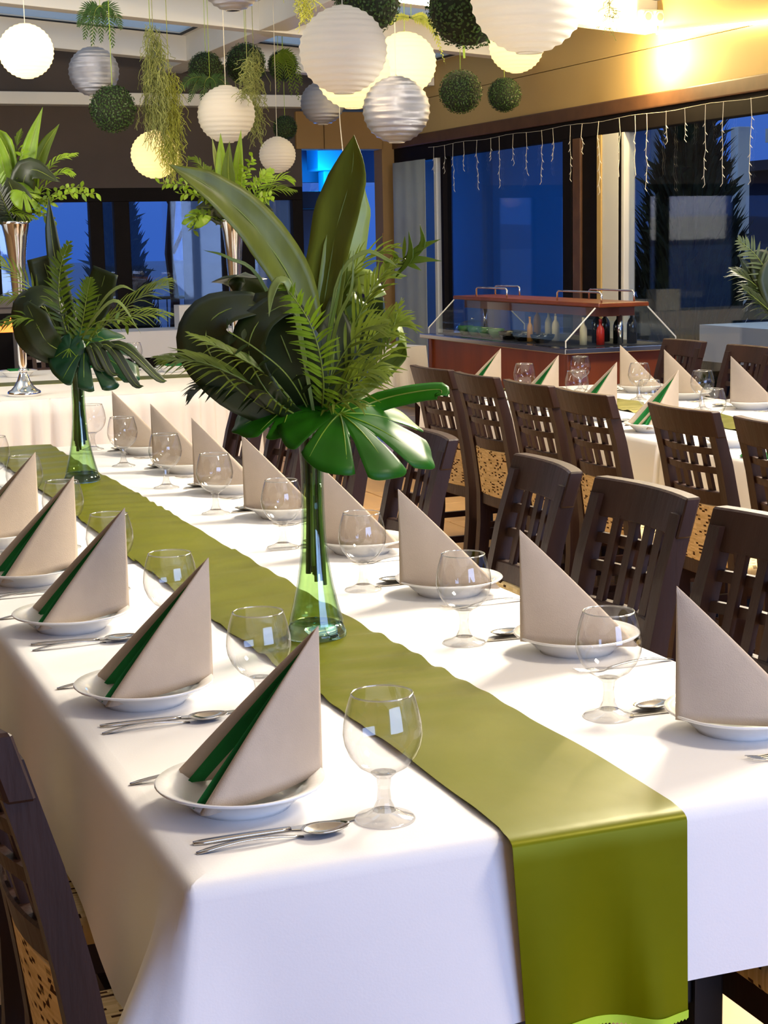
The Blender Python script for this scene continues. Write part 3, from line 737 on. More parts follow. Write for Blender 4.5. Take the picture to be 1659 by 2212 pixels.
def monstera(parent, centre, tip, up, size, m, cuts=4, seed=0, droop=.25, width=.9, sp=None, sm=None):
    """split-leaf: heart outline with deep slots between the lobes, drooping margin, vein tubes"""
    rd = random.Random(seed); c = V(centre); t = V(tip).normalized(); n = V(up).normalized(); s = t.cross(n).normalized(); n = s.cross(t)
    NA = 168; NR = 9; vs = [c]; fs = []
    slots = [(.30+.52*k+rd.uniform(-.05, .05), .055+.02*rd.random(), .34+.1*rd.random()) for k in range(cuts)]
    slots2 = [(.34+.52*k+rd.uniform(-.05, .05), .055+.02*rd.random(), .34+.1*rd.random()) for k in range(cuts)]
    if sp: slots = sp
    if sm: slots2 = sm
    def rad(a):
        b = abs(a); base = size*(.62+.38*math.cos(b*.5)**2)*(1.0 if b < 2.75 else 1.0-.75*((b-2.75)/.39)**1.2)
        base *= 1+.08*math.exp(-(b/.12)**2)
        for (x, w, dp) in (slots if a > 0 else slots2):
            q = abs(b-x)/w
            if q < 1: base *= 1-(1-dp)*(1-q**3)**.6
            base *= 1-.10*math.exp(-max(0, abs(b-x)-w*.6)/.08)
        return base
    rs = []
    for i in range(NA):
        a = -PI+2*PI*(i+.5)/NA; rs.append((a, rad(a)))
    for j in range(1, NR+1):
        for a, r in rs:
            q = j/NR; rr_ = r*q; x = rr_*math.cos(a); y = rr_*math.sin(a)*width
            rn = rr_/size; z = -droop*size*rn*rn+.05*size*math.cos(a*11)*rn*q*.35 - .10*size*abs(math.sin(a))**.5*0+.07*size*abs(math.sin(a))*rn*(1-rn)*2
            vs.append(c+t*x+s*y+n*z)
    for i in range(NA-0):
        i2 = (i+1) % NA
        if i2 == 0: continue
        fs.append((0, 1+i, 1+i2))
        for j in range(NR-1): fs.append((1+j*NA+i, 1+(j+1)*NA+i, 1+(j+1)*NA+i2, 1+j*NA+i2))
    o = MB().add(vs, fs).build('monstera_leaf', m, parent, smooth=True, solid=.0012)
    vm = MB()
    for a in [0]+[sg*(.56+.52*k) for sg in (-1, 1) for k in range(cuts)]:
        L = rad(a)*.93; pp = []
        for k in range(8):
            rr_ = L*k/7; rn = rr_/size; x = rr_*math.cos(a); y = rr_*math.sin(a)*width
            z = -droop*size*rn*rn+.07*size*abs(math.sin(a))*rn*(1-rn)*2+.0012
            pp.append(c+t*x+s*y+n*z)
        vm.tube(pp, [.0022*(1-.1*k) for k in range(8)], 5)
    vm.build('leaf_vein', 'leaf_bright', o, smooth=True)
    return o

def glass_vase(loc, label, seed):
    r = empty('glass_vase', loc, 0, label, 'vase')
    out = [(.060, .004), (.0605, .012), (.055, .032), (.045, .07), (.036, .11), (.029, .155), (.0245, .205), (.0225, .26), (.022, .31), (.023, .36), (.026, .40), (.033, .432)]
    MB().lathe([(0, .0), (.058, .0), (.0605, .006), (.060, .014), (.052, .03), (.036, .034), (0, .030)], 40).build('vase_base', 'vase_base_glass', r, smooth=True)
    MB().lathe(out[2:]+[(.0335, .434), (.032, .434)]+[(a-.0025, b) for a, b in out[:1:-1]], 40).build('vase_body', 'vase_glass', r, smooth=True)
    MB().lathe([(0, .036), (.048, .036)]+[(a-.004, b) for a, b in out[3:9]]+[(0, .31)], 32).build('water', 'vase_water', r, smooth=True)
    rd = random.Random(seed)
    for k in range(13):
        a = rd.random()*2*PI; q = .013*rd.random()**.4; b = a+rd.uniform(-.6, .6)
        zb = rd.uniform(.10, .15)
        MB().tube([(q*1.6*math.cos(a), q*1.6*math.sin(a), zb), (q*math.cos(a), q*math.sin(a), .26), (q*1.25*math.cos(b), q*1.25*math.sin(b), .45)], rd.uniform(.0035, .006), 7).build('cut_stem', ('stem_dark', 'stem_green', 'stem_dark')[k % 3], r, smooth=True)
    return r
V1 = (1.046, 3.077, .7575); V2 = (1.07, 5.537, .7595)
glass_vase(V1, 'tall flared green glass vase nearest the camera on the runner', 3)
glass_vase(V2, 'second flared green glass vase farther along the long table', 4)

# main bouquet. local frame: x to the viewer's right, y away, z up, origin above the vase mouth
def bq(loc, label): return empty('foliage_bouquet', loc, -YAW, label, 'bouquet')
S1 = .897e-3
def P(px, py, d=0, ox=685, oy=905, s=S1): return V(((px-ox)*s, d, (oy-py)*s))
b1 = bq((V1[0]+.006, V1[1], V1[2]+.432), 'large bouquet of broad leaves, ferns and monstera in the near green vase')
TOC = (-.1, -1, .15)
w = S1
leaf(b1, 'broad_leaf', [P(690, 930), P(706, 700, .03), P(742, 500, .05), P(778, 380, .05), P(786, 296, .04)], [8*w, 38*w, 54*w, 52*w, 56*w, 50*w, 30*w, 0], (-.55, -1, .1), 'leaf_big', .32, nseg=22)
leaf(b1, 'broad_leaf', [P(704, 930, .02), P(735, 640, .06), P(775, 470, .085), P(800, 400, .09)], [8*w, 44*w, 52*w, 40*w, 6*w], (.6, -1, .2), 'leaf_pale', .15, nseg=18)
leaf(b1, 'broad_leaf', [P(688, 930), P(665, 660, .0), P(590, 510, -.03), P(500, 415, -.07), P(405, 357, -.10)], [8*w, 32*w, 48*w, 50*w, 42*w, 28*w, 0], (.35, -1, .35), 'leaf_big', .30, nseg=22)
leaf(b1, 'broad_leaf', [P(690, 920), P(655, 800, -.06), P(620, 700, -.07), P(610, 620, -.05)], [10*w, 62*w, 82*w, 70*w, 40*w], (-.25, -1, .1), 'leaf_dark', .12)
leaf(b1, 'curled_leaf', [P(688, 925), P(600, 880, -.05), P(515, 810, -.07), P(466, 730, -.07), P(485, 672, -.06), P(560, 650, -.06), P(640, 668, -.04)], [8*w, 30*w, 50*w, 62*w, 66*w, 62*w, 40*w, 14*w], [(-.3, -1, .2), (-.5, -1, .1), (-.3, -.8, .5), (0, -.7, 1), (.2, -.5, 1)], 'leaf_dark', .1, nseg=26)
leaf(b1, 'curled_leaf', [P(690, 915), P(610, 850, -.09), P(560, 760, -.10), P(575, 690, -.10), P(640, 650, -.09), P(690, 700, -.06)], [8*w, 26*w, 40*w, 44*w, 34*w, 6*w], [(-.2, -1, .2), (-.6, -.8, .1), (0, -.6, .8), (.6, -.4, .6)], 'leaf_dark', .1, nseg=24)
leaf(b1, 'curled_leaf', [P(690, 900, .05), P(620, 740, .08), P(550, 640, .08), P(505, 612, .07), P(520, 592, .03), P(585, 598, .0)], [8*w, 36*w, 44*w, 38*w, 34*w, 20*w], [(0, -1, .3), (-.3, -1, .3), (0, -.5, 1), (.2, 0, 1)], 'leaf_dark', .1, nseg=22)
leaf(b1, 'curled_leaf', [P(695, 925), P(770, 860, .02), P(846, 800, .03), P(887, 752, .02), P(880, 716, -.01), P(852, 712, -.03), P(838, 728, -.03)], [6*w, 20*w, 30*w, 28*w, 26*w, 20*w, 8*w], [(-.2, -.6, 1), (-.3, -.6, .9), (-.9, -.5, .3), (-.4, -.5, -.9)], 'leaf_pale', .1, nseg=26)
leaf(b1, 'broad_leaf', [P(695, 920, .05), P(740, 760, .07), P(765, 650, .06), P(790, 612, .03), P(835, 640, .0)], [8*w, 34*w, 46*w, 46*w, 20*w], [(.2, -1, .2), (0, -1, .4), (.1, -.3, 1)], 'leaf_pale', .1)
leaf(b1, 'broad_leaf', [P(700, 925, .06), P(760, 800, .1), P(800, 700, .11), P(835, 640, .1)], [8*w, 50*w, 62*w, 10*w], (.1, -1, .3), 'leaf_dark', .1)
leaf(b1, 'broad_leaf', [P(690, 925, .0), P(720, 830, -.03), P(735, 740, -.02), P(735, 640, .02)], [8*w, 44*w, 54*w, 8*w], (.1, -1, .2), 'leaf_dark', .1)
frond(b1, 'fern_frond', [P(700, 915), P(712, 800, -.10), P(690, 690, -.13), P(630, 597, -.11)], 24, 64*w, 5*w, 'leaf_bright', (-.4, -1, .25), 80, .12, (.7, 1, .9, .25), seed=1)
leaf(b1, 'grass_blade', [P(690, 900, -.04), P(655, 640, -.11), P(632, 596, -.12), P(612, 620, -.125), P(604, 672, -.125)], [3*w, 7*w, 9*w, 9*w, 0], [(0, -1, .3), (0, -.6, 1)], 'leaf_pale', .1, None)
for k, (pth, n, L, wd, mm, fc, sd, an) in enumerate((
  ([P(680, 915), P(585, 830, -.08), P(470, 765, -.13), P(370, 750, -.15)], 26, 120*w, 5.6*w, 'palm_green', (-.1, -.5, 1), 2, 42),
  ([P(680, 915), P(590, 850, -.02), P(480, 815, -.05), P(420, 835, -.06)], 14, 95*w, 9*w, 'leaf_dark', (-.1, -.4, 1), 3, 55),
  ([P(690, 915), P(760, 740, .0), P(820, 620, -.02), P(872, 560, -.02)], 18, 95*w, 5*w, 'palm_green', (-.3, -1, .4), 4, 40),
  ([P(690, 915), P(745, 830, -.08), P(800, 790, -.11), P(850, 790, -.12)], 10, 95*w, 6*w, 'palm_green', (0, -.7, .8), 5, 50),
  ([P(690, 915), P(730, 800, -.06), P(790, 710, -.10), P(850, 690, -.12)], 12, 90*w, 5*w, 'palm_green', (0, -.8, .6), 6, 45),
  ([P(690, 915), P(780, 760, -.04), P(850, 700, -.05), P(895, 690, -.05)], 16, 100*w, 5*w, 'palm_green', (-.1, -.8, .6), 17, 40),
  ([P(690, 915), P(770, 830, -.05), P(840, 760, -.06), P(880, 640, -.05)], 16, 90*w, 5*w, 'palm_green', (-.3, -1, .2), 18, 42),
  ([P(680, 915), P(600, 800, -.10), P(520, 740, -.15), P(440, 700, -.17)], 18, 80*w, 4.5*w, 'palm_green', (-.1, -.6, .9), 19, 40),
  ([P(690, 905), P(735, 860, -.09), P(770, 850, -.11), P(800, 862, -.12)], 7, 60*w, 5*w, 'palm_green', (0, -.5, .8), 16, 50),
  ([P(690, 915), P(735, 690, .05), P(790, 570, .05), P(880, 530, .03)], 12, 110*w, 3*w, 'palm_green', (-.3, -1, .3), 7, 30))):
    frond(b1, 'palm_frond', pth, n, L, wd, mm, fc, an, .22, seed=sd)
leaf(b1, 'grass_blade', [P(700, 900), P(740, 620, -.02), P(800, 545, -.03), P(850, 560, -.04), P(874, 578, -.05)], [3*w, 4*w, 5*w, 4*w, 0], (-.3, -1, .3), 'leaf_pale', .1, None)
leaf(b1, 'grass_blade', [P(690, 900), P(590, 610, -.05), P(520, 550, -.08), P(470, 533, -.09)], [3*w, 4*w, 4*w, 3*w, 0], (.3, -1, .3), 'leaf_mid', .1, None)
leaf(b1, 'grass_blade', [P(700, 900), P(722, 740, -.1), P(745, 640, -.12), P(762, 560, -.12)], [3*w, 4*w, 4*w, 3*w, 0], (.3, -1, .3), 'leaf_mid', .1, None)
leaf(b1, 'grass_blade', [P(700, 900), P(740, 700, -.1), P(775, 620, -.12), P(782, 540, -.12)], [3*w, 4*w, 4*w, 3*w, 0], (.3, -1, .3), 'palm_green', .1, None)
twig(b1, 'bamboo_twig', [P(700, 910, .02), P(770, 740, .03), P(850, 600, .0), P(890, 560, -.02)], 14, 55*w, 6*w, 'leaf_mid', 8)
for a, b_, c in (((868, 600), (900, 555), (898, 500)), ((870, 590), (925, 535), (922, 488)), ((870, 575), (920, 562), (968, 566)), ((885, 560), (925, 535), (966, 520))):
    leaf(b1, 'bamboo_leaf', [P(a[0], a[1], -.02), P(b_[0], b_[1], -.03), P(c[0], c[1], -.03)], [1*w, 8*w, 0], (-.2, -1, .3), 'leaf_mid', .1, None, nseg=8)
twig(b1, 'leafy_twig', [P(690, 910), P(640, 800, -.1), P(580, 740, -.13), P(520, 700, -.13)], 12, 40*w, 6*w, 'leaf_dark', 9)
monstera(b1, P(744, 884, -.065), (.93, -.30, -.22), (.06, -.36, .93), 205*w, 'monstera_green', 3, 5, .32, 1.0, [(.27, .045, .5), (.92, .06, .46), (1.80, .035, .5)], [(.5, .045, .55), (1.4, .03, .65)])
monstera(b1, P(640, 868, -.03), (-.9, -.30, -.18), (-.05, -.45, .88), 128*w, 'monstera_green', 2, 9, .2, .8, [(.8, .05, .6)], [(.7, .05, .6)])
leaf(b1, 'monstera_lobe', [P(760, 886, -.02), P(830, 862, .0), P(900, 846, -.01), P(958, 840, -.02), P(962, 852, -.03)], [14*w, 26*w, 24*w, 22*w, 12*w], (-.1, -.75, .6), 'monstera_green', -.25)
leaf(b1, 'broad_leaf', [P(680, 905, .02), P(640, 868, .03), P(560, 848, .04), P(515, 842, .04)], [8*w, 20*w, 22*w, 4*w], (0, -.7, .7), 'leaf_mid', .1)

# second bouquet
S2 = 1.52e-3
def Q(px, py, d=0): return V(((px-158)*S2, d, (765-py)*S2))
b2 = bq((V2[0]-.01, V2[1], V2[2]+.43), 'dark bouquet with fern and monstera in the farther green vase')
w = S2
leaf(b2, 'broad_leaf', [Q(160, 775), Q(140, 640), Q(125, 520), Q(122, 430)], [6*w, 22*w, 18*w, 12*w, 0], (.2, -1, .2), 'leaf_dark', .2)
leaf(b2, 'broad_leaf', [Q(160, 775), Q(118, 650, .05), Q(98, 555, .03)], [6*w, 36*w, 38*w, 34*w], (.15, -1, .2), 'leaf_dark', .1)
leaf(b2, 'broad_leaf', [Q(160, 775, .05), Q(205, 660, .08), Q(232, 588, .06)], [6*w, 32*w, 34*w, 30*w], (-.1, -1, .3), 'leaf_dark', .1)
leaf(b2, 'curled_leaf', [Q(158, 775), Q(110, 760, -.05), Q(72, 720, -.07), Q(70, 660, -.06), Q(110, 640, -.05), Q(150, 680, -.05)], [6*w, 24*w, 34*w, 34*w, 26*w, 8*w], [(-.3, -1, .2), (-.6, -1, .1), (0, -.6, 1)], 'leaf_dark', .1, nseg=22)
leaf(b2, 'broad_leaf', [Q(158, 770), Q(120, 740, -.1), Q(95, 690, -.12), Q(75, 650, -.1)], [6*w, 30*w, 34*w, 6*w], (-.2, -1, .3), 'leaf_dark', .1)
frond(b2, 'fern_frond', [Q(160, 775), Q(142, 660, -.06), Q(150, 580, -.08), Q(172, 524, -.08)], 22, 44*w, 4.4*w, 'leaf_mid', (0, -1, .2), 66, .08, (.7, 1, .8, .2), seed=21)
frond(b2, 'fern_frond', [Q(160, 775), Q(190, 700, -.08), Q(205, 640, -.10), Q(215, 600, -.1)], 16, 44*w, 4.4*w, 'leaf_mid', (0, -1, .2), 66, .08, (.7, 1, .8, .2), seed=22)
for pth, n, L, wd, mm, sd in (
  ([Q(165, 770), Q(250, 690, -.05), Q(330, 635, -.08), Q(385, 610, -.08)], 18, 80*w, 2.6*w, 'palm_green', 23),
  ([Q(165, 770), Q(240, 700, -.12), Q(320, 680, -.16), Q(395, 680, -.18)], 16, 70*w, 2.6*w, 'palm_green', 24),
  ([Q(155, 770), Q(90, 640, -.02), Q(30, 575, -.03), Q(-30, 545, -.03)], 16, 60*w, 3*w, 'palm_green', 25),
  ([Q(155, 770), Q(100, 690, -.1), Q(40, 690, -.14), Q(-20, 715, -.15)], 14, 46*w, 4*w, 'leaf_mid', 26),
  ([Q(155, 770), Q(90, 650, .08), Q(20, 640, .1), Q(-40, 660, .1)], 12, 50*w, 4*w, 'palm_green', 27)):
    frond(b2, 'palm_frond', pth, n, L, wd, mm, (0, -.6, .8), 40, .2, seed=sd)
leaf(b2, 'grass_blade', [Q(165, 760), Q(230, 660, -.08), Q(275, 622, -.1), Q(310, 632, -.11)], [2*w, 3*w, 4*w, 0], (0, -1, .5), 'leaf_pale', .1, None)
leaf(b2, 'grass_blade', [Q(165, 760), Q(220, 690, -.14), Q(275, 650, -.17), Q(325, 720, -.18)], [2*w, 3*w, 4*w, 0], (0, -1, .5), 'leaf_pale', .1, None)
monstera(b2, Q(190, 752, -.06), (.9, -.30, -.30), (.0, -.62, .78), 122*w, 'monstera_dark', 3, 31, .30, .95, [(.3, .05, .4), (.8, .05, .4), (1.3, .05, .4)], [(.4, .05, .4), (1.0, .05, .45)])
monstera(b2, Q(160, 752, -.08), (-.2, -.4, -.9), (-.1, -.9, .3), 62*w, 'monstera_dark', 2, 33, .2, .7)
for j, (ex, ey) in enumerate(((250, 800), (300, 825), (350, 815), (225, 790))):
    leaf(b2, 'drooping_leaf', [Q(190, 770, -.05), Q((190+ex)/2, 745, -.1), Q(ex, ey, -.12), Q(ex+20, ey+8, -.12)], [4*w, 12*w, 10*w, 0], (0, -.7, .7), 'leaf_dark', .1)
twig(b2, 'leafy_twig', [Q(160, 765), Q(220, 700, -.14), Q(270, 690, -.17), Q(300, 700, -.18)], 14, 26*w, 4*w, 'leaf_mid', 34)

# tall silver vases with bouquets on the head table
def silver_vase(loc, label):
    r = empty('trumpet_vase', loc, 0, label, 'vase')
    MB().lathe([(0, 0), (.088, 0), (.090, .004), (.090, .018), (.086, .026), (.070, .034), (.05, .055), (.034, .085), (.024, .115), (.019, .13), (0, .13)], 40).build('foot', 'chrome', r, smooth=True)
    MB().lathe([(.012, .128), (.024, .131), (.027, .138), (.024, .145), (.012, .148)], 28).build('collar', 'chrome', r, smooth=True)
    MB().lathe([(.014, .146), (.022, .17), (.026, .30), (.031, .45), (.038, .60), (.048, .74), (.060, .85), (.073, .915), (.078, .93), (.076, .931), (.058, .86), (.044, .74), (.034, .58), (0, .5)], 32).build('trumpet', 'chrome', r, smooth=True)
    return r
SV1 = (1.475, 9.14, .7515); SV2 = (2.79, 9.52, .7515)
silver_vase(SV1, 'tall silver trumpet vase on the head table at the left frame edge')
silver_vase(SV2, 'tall silver trumpet vase at the rounded end of the head table')
def tall_bouquet(loc, label, ox, oy, s, spec):
    b = bq(loc, label)
    def T_(px, py, d=0): return V(((px-ox)*s, d, (oy-py)*s))
    o = (ox, oy+20)
    rd = random.Random(int(ox))
    for kind, a, tip, dep, wd, mm in spec:
        p0 = T_(ox+rd.uniform(-10, 10), oy+15); p2 = T_(tip[0], tip[1], dep); p1 = T_(a[0], a[1], dep*.7)
        if kind == 'leaf': leaf(b, 'broad_leaf', [p0, p1, p2], [4*s, wd*s, wd*1.1*s, wd*.6*s, 0], (rd.uniform(-.3, .3), -1, .3), mm, .2, nseg=12, ribr=.003)
        elif kind == 'palm': frond(b, 'palm_frond', [p0, p1, p2], 15, wd*s, 2.6*s, mm, (0, -.6, .8), 38, .25, seed=int(tip[0]+999))
        elif kind == 'fern': frond(b, 'fern_frond', [p0, p1, p2], 16, wd*s, 3.6*s, mm, (0, -1, .3), 66, .1, (.7, 1, .8, .2), seed=int(tip[0]+999))
        elif kind == 'twig': twig(b, 'leafy_twig', [p0, p1, p2], 26, wd*s, 4.2*s, mm, int(tip[0]+999))
        elif kind == 'mon': monstera(b, p1, p2-p1, (0, -.8, .6), wd*s, mm, 2, int(tip[0]+999), .3, .8)
    return b
sA = 9.2/3613*1.0
tall_bouquet((SV1[0], SV1[1], SV1[2]+.93), 'bright green leafy bouquet in the silver vase at the left frame edge', 33, 478, 2.6e-3, [
 ('leaf', (12, 350), (-18, 262), 0, 15, 'leaf_bright'), ('leaf', (70, 340), (102, 250), .0, 16, 'leaf_bright'), ('leaf', (88, 350), (132, 283), .03, 15, 'leaf_mid'),
 ('leaf', (20, 320), (-40, 300), .05, 14, 'leaf_bright'), ('leaf', (70, 380), (137, 402), -.1, 26, 'leaf_dark'), ('mon', (60, 420), (110, 470), -.12, 46, 'leaf_bright'),
 ('palm', (110, 370), (170, 342), 0, 36, 'leaf_bright'), ('palm', (40, 340), (52, 290), .05, 26, 'leaf_mid'), ('palm', (120, 390), (165, 385), -.05, 30, 'leaf_bright'),
 ('twig', (130, 430), (205, 425), -.05, 16, 'leaf_bright'), ('twig', (120, 420), (180, 412), .0, 16, 'leaf_bright'), ('fern', (10, 400), (-10, 350), -.1, 30, 'leaf_bright'), ('fern', (0, 420), (-30, 390), -.1, 30, 'leaf_mid'),
 ('twig', (50, 400), (60, 330), -.05, 16, 'leaf_bright'), ('leaf', (0, 440), (-40, 470), -.1, 26, 'leaf_dark'), ('leaf', (40, 430), (30, 390), -.1, 34, 'leaf_dark'), ('twig', (90, 440), (110, 440), -.1, 16, 'leaf_mid'), ('twig', (70, 455), (120, 480), -.05, 14, 'leaf_mid'),
 ('fern', (20, 440), (10, 400), -.12, 30, 'leaf_dark'), ('palm', (30, 460), (90, 475), -.1, 30, 'leaf_mid')])
tall_bouquet((SV2[0], SV2[1], SV2[2]+.93), 'bright green leafy bouquet in the silver vase beneath the cool white lantern', 510, 478, 2.66e-3, [
 ('leaf', (492, 380), (490, 292), .0, 15, 'leaf_bright'), ('leaf', (505, 380), (510, 310), -.03, 13, 'leaf_mid'), ('leaf', (525, 370), (534, 285), .03, 12, 'leaf_bright'), ('leaf', (482, 370), (470, 300), .03, 7, 'leaf_pale'),
 ('palm', (440, 400), (400, 388), .0, 40, 'leaf_bright'), ('palm', (600, 400), (648, 396), .0, 40, 'leaf_bright'), ('palm', (450, 370), (415, 340), .05, 34, 'leaf_mid'), ('palm', (590, 420), (655, 420), -.08, 40, 'leaf_mid'),
 ('twig', (430, 410), (355, 398), -.05, 18, 'leaf_bright'), ('twig', (540, 400), (560, 345), -.08, 18, 'leaf_bright'), ('twig', (550, 420), (590, 380), -.1, 18, 'leaf_bright'), ('twig', (530, 430), (540, 370), -.12, 18, 'leaf_bright'), ('twig', (560, 440), (600, 430), -.1, 18, 'leaf_bright'),
 ('twig', (480, 440), (440, 430), -.1, 16, 'leaf_mid'), ('twig', (460, 430), (395, 420), -.05, 18, 'leaf_bright'), ('fern', (570, 410), (600, 370), .0, 34, 'leaf_bright'), ('fern', (470, 400), (450, 360), .05, 30, 'leaf_mid'),
 ('mon', (440, 468), (385, 480), -.05, 40, 'leaf_bright'), ('mon', (570, 465), (625, 478), -.05, 36, 'leaf_mid'), ('leaf', (510, 440), (500, 400), -.1, 36, 'leaf_dark'), ('leaf', (540, 450), (560, 430), -.1, 30, 'leaf_dark'), ('twig', (440, 465), (425, 500), -.05, 16, 'leaf_mid'),
 ('leaf', (560, 455), (600, 460), 0, 24, 'leaf_dark'), ('leaf', (470, 455), (430, 450), 0, 24, 'leaf_dark')])
# bouquet at the right frame edge (its vase stands outside the frame on the window-side table)
tall_bouquet((3.89, 5.55, 1.19), 'dark palm bouquet entering the picture at the right frame edge', 1760, 720, 1.75e-3, [
 ('palm', (1680, 640), (1620, 600), 0, 80, 'leaf_dark'), ('fern', (1690, 590), (1632, 530), 0, 50, 'stem_dark'), ('leaf', (1690, 640), (1640, 570), .03, 26, 'leaf_dark'), ('leaf', (1700, 600), (1660, 560), .03, 36, 'leaf_dark'),
 ('palm', (1690, 680), (1640, 640), -.05, 80, 'leaf_dark'), ('leaf', (1720, 620), (1740, 560), 0, 40, 'leaf_dark'), ('leaf', (1790, 640), (1840, 580), 0, 40, 'leaf_mid'), ('palm', (1820, 650), (1900, 640), 0, 80, 'palm_green')])
glass_vase((3.89, 5.55, .7565), 'green glass vase on the window-side table at the right frame edge', 6)

# ================================================================== HANGING DECOR
CEIL = lambda x, y: cz(x)+.195
def make_lantern(name, m, ribs=15, ring='cord_white', open_=.22, rough=0):
    r = empty(name, (0, 0, 0), 0, 'x', 'lantern'); prof = []; n = ribs*4; rd = random.Random(5)
    a0 = math.asin(open_)
    for i in range(n+1):
        a = a0+(PI-2*a0)*i/n; k = abs(math.sin(PI*i/4)); rad = 1-.028*(1-k) if i % 4 else 1.0
        rad = 1.0-(.030*math.sin(PI*(i % 4)/4))
        prof.append((math.sin(a)*rad, math.cos(a)*rad*.97))
    MB().lathe(prof, 56).build('shade', m, r, smooth=True)
    for z in (1, -1):
        MB().lathe([(open_+.012*math.cos(q), z*.945+.012*math.sin(q)) for q in [2*PI*k/6 for k in range(7)]], 28).build('rim_ring', ring, r, smooth=True)
    b = MB(); b.tube([(-open_, 0, .94), (0, 0, 1.0), (open_, 0, .94)], .008, 4); b.build('wire_hook', 'steel', r)
    return r
LW = Proto(make_lantern('paper_lantern', 'paper_white')); LC = Proto(make_lantern('paper_lantern', 'paper_cream')); LS = Proto(make_lantern('paper_lantern', 'foil_silver', 13))
def hang(proto, loc, rad, label, group, cordm='cord_white', lit=0, tilt=0, cordr=.0022):
    o = proto.put(loc, random.random()*6, label, group); o.scale = (rad, rad, rad); o.rotation_euler[0] = R(tilt)
    top = max(CEIL(loc[0], loc[1])-loc[2], rad*1.1)
    c = MB().tube([(0, 0, .97), (.0, 0, top/rad)], cordr/rad, 5).build('hanging_cord', cordm, o)
    if tilt: c.rotation_euler[0] = 0
    if lit:
        MB().lathe([(0, -.11), (.07, -.09), (.11, 0), (.07, .09), (0, .11)], 12).build('bulb', 'lamp_warm', o, smooth=True)
        light('lantern_bulb', 'POINT', loc, lit, (1, .76, .40), .06)
    return o
GL = 'round paper lanterns under the ceiling'
hang(LC, (1.62, 9.37, 2.59), .15, 'glowing cream lantern hanging at the upper left corner', GL, lit=3.2)
hang(LS, (2.13, 10.06, 2.56), .15, 'silver lantern right of the glowing left-corner lantern, above a boxwood ball', GL)
hang(LW, (2.89, 9.92, 2.31), .175, 'cool white lantern above the tall bouquet, strands of moss on it', GL)
hang(LC, (2.52, 10.23, 2.09), .15, 'warm cream lantern on a green cord, half covered by yellow moss', GL, 'cord_green', lit=.8)
hang(LW, (3.55, 10.99, 2.13), .125, 'smallest white lantern, right of the tall bouquet', GL)
hang(LS, (3.86, 10.93, 2.47), .15, 'small silver lantern below left of the big white lantern', GL)
hang(LW, (2.65, 7.21, 2.38), .198, 'big white lantern in the top middle, covering part of a moss ball', GL)
hang(LS, (3.27, 8.13, 2.20), .174, 'large silver foil lantern below right of the big white lantern', GL)
hang(LC, (3.27, 8.75, 2.45), .205, 'glowing yellow lantern behind the large silver foil lantern', GL, lit=2.6)
hang(LC, (3.80, 9.30, 2.56), .185, 'glowing lantern draped with a yellow fern, beside the boxwood ball', GL, 'cord_green', lit=3.2)
hang(LW, (3.26, 6.58, 2.55), .25, 'largest white lantern at the top right, cut by the frame top', GL)
hang(LC, (4.77, 9.81, 2.74), .175, 'lit half-hidden lantern with visible ribs below the largest lantern', GL, lit=2.2)
hang(LS, (2.24, 7.52, 2.72), .15, 'grey foil lantern cut by the frame top, left of the middle', GL)

def make_ball(seed=1, n=1500):
    r = empty('boxwood_ball', (0, 0, 0), 0, 'x', 'topiary'); rd = random.Random(seed)
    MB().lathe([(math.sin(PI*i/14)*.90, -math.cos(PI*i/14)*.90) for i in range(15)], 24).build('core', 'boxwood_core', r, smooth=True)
    m = MB()
    for i in range(n):
        z = 1-2*(i+.5)/n; a = i*2.39996; d = V((math.sqrt(1-z*z)*math.cos(a), math.sqrt(1-z*z)*math.sin(a), z))
        d = (d+V((rd.gauss(0, .03), rd.gauss(0, .03), rd.gauss(0, .03)))).normalized()
        o = d.orthogonal(); o.rotate(Matrix.Rotation(rd.random()*6.28, 3, d)); q = (d*rd.uniform(.3, .9)+o).normalized(); s = q.cross(d).normalized()
        p = d*rd.uniform(.88, .97); L = rd.uniform(.08, .13); w_ = .030
        m.add([p, p+q*L*.5+s*w_, p+q*L, p+q*L*.5-s*w_], [(0, 1, 2, 3)])
    m.build('leaves', 'boxwood', r); return r
BALL = Proto(make_ball())
GB = 'hanging boxwood balls'
for loc, rad, lab in (((2.19, 9.86, 2.33), .14, 'boxwood ball below the left silver lantern'), ((3.02, 10.8, 2.66), .12, 'small boxwood ball with a fern hanging under it'),
    ((3.31, 10.87, 2.71), .14, 'dark boxwood ball with moss strands, left of the big white lantern'), ((4.10, 12.5, 2.88), .12, 'boxwood ball half hidden behind hanging green strands'),
    ((4.22, 12.85, 2.44), .10, 'darkest small boxwood ball above the smallest white lantern'), ((4.42, 9.9, 2.46), .14, 'round boxwood ball right of the glowing lanterns'),
    ((5.06, 10.6, 2.51), .12, 'rightmost small boxwood ball before the cream fascia'), ((2.90, 7.55, 2.65), .165, 'big dark moss ball behind the big white lantern'),
    ((3.19, 7.05, 2.57), .195, 'moss ball mostly hidden behind the largest white lantern')):
    o = BALL.put(loc, random.random()*6, lab, GB); o.scale = (rad,)*3
    MB().tube([(0, 0, .95), (0, 0, max(1.1, (CEIL(loc[0], loc[1])-loc[2])/rad))], .0018/rad, 5).build('hanging_cord', 'cord_green', o)
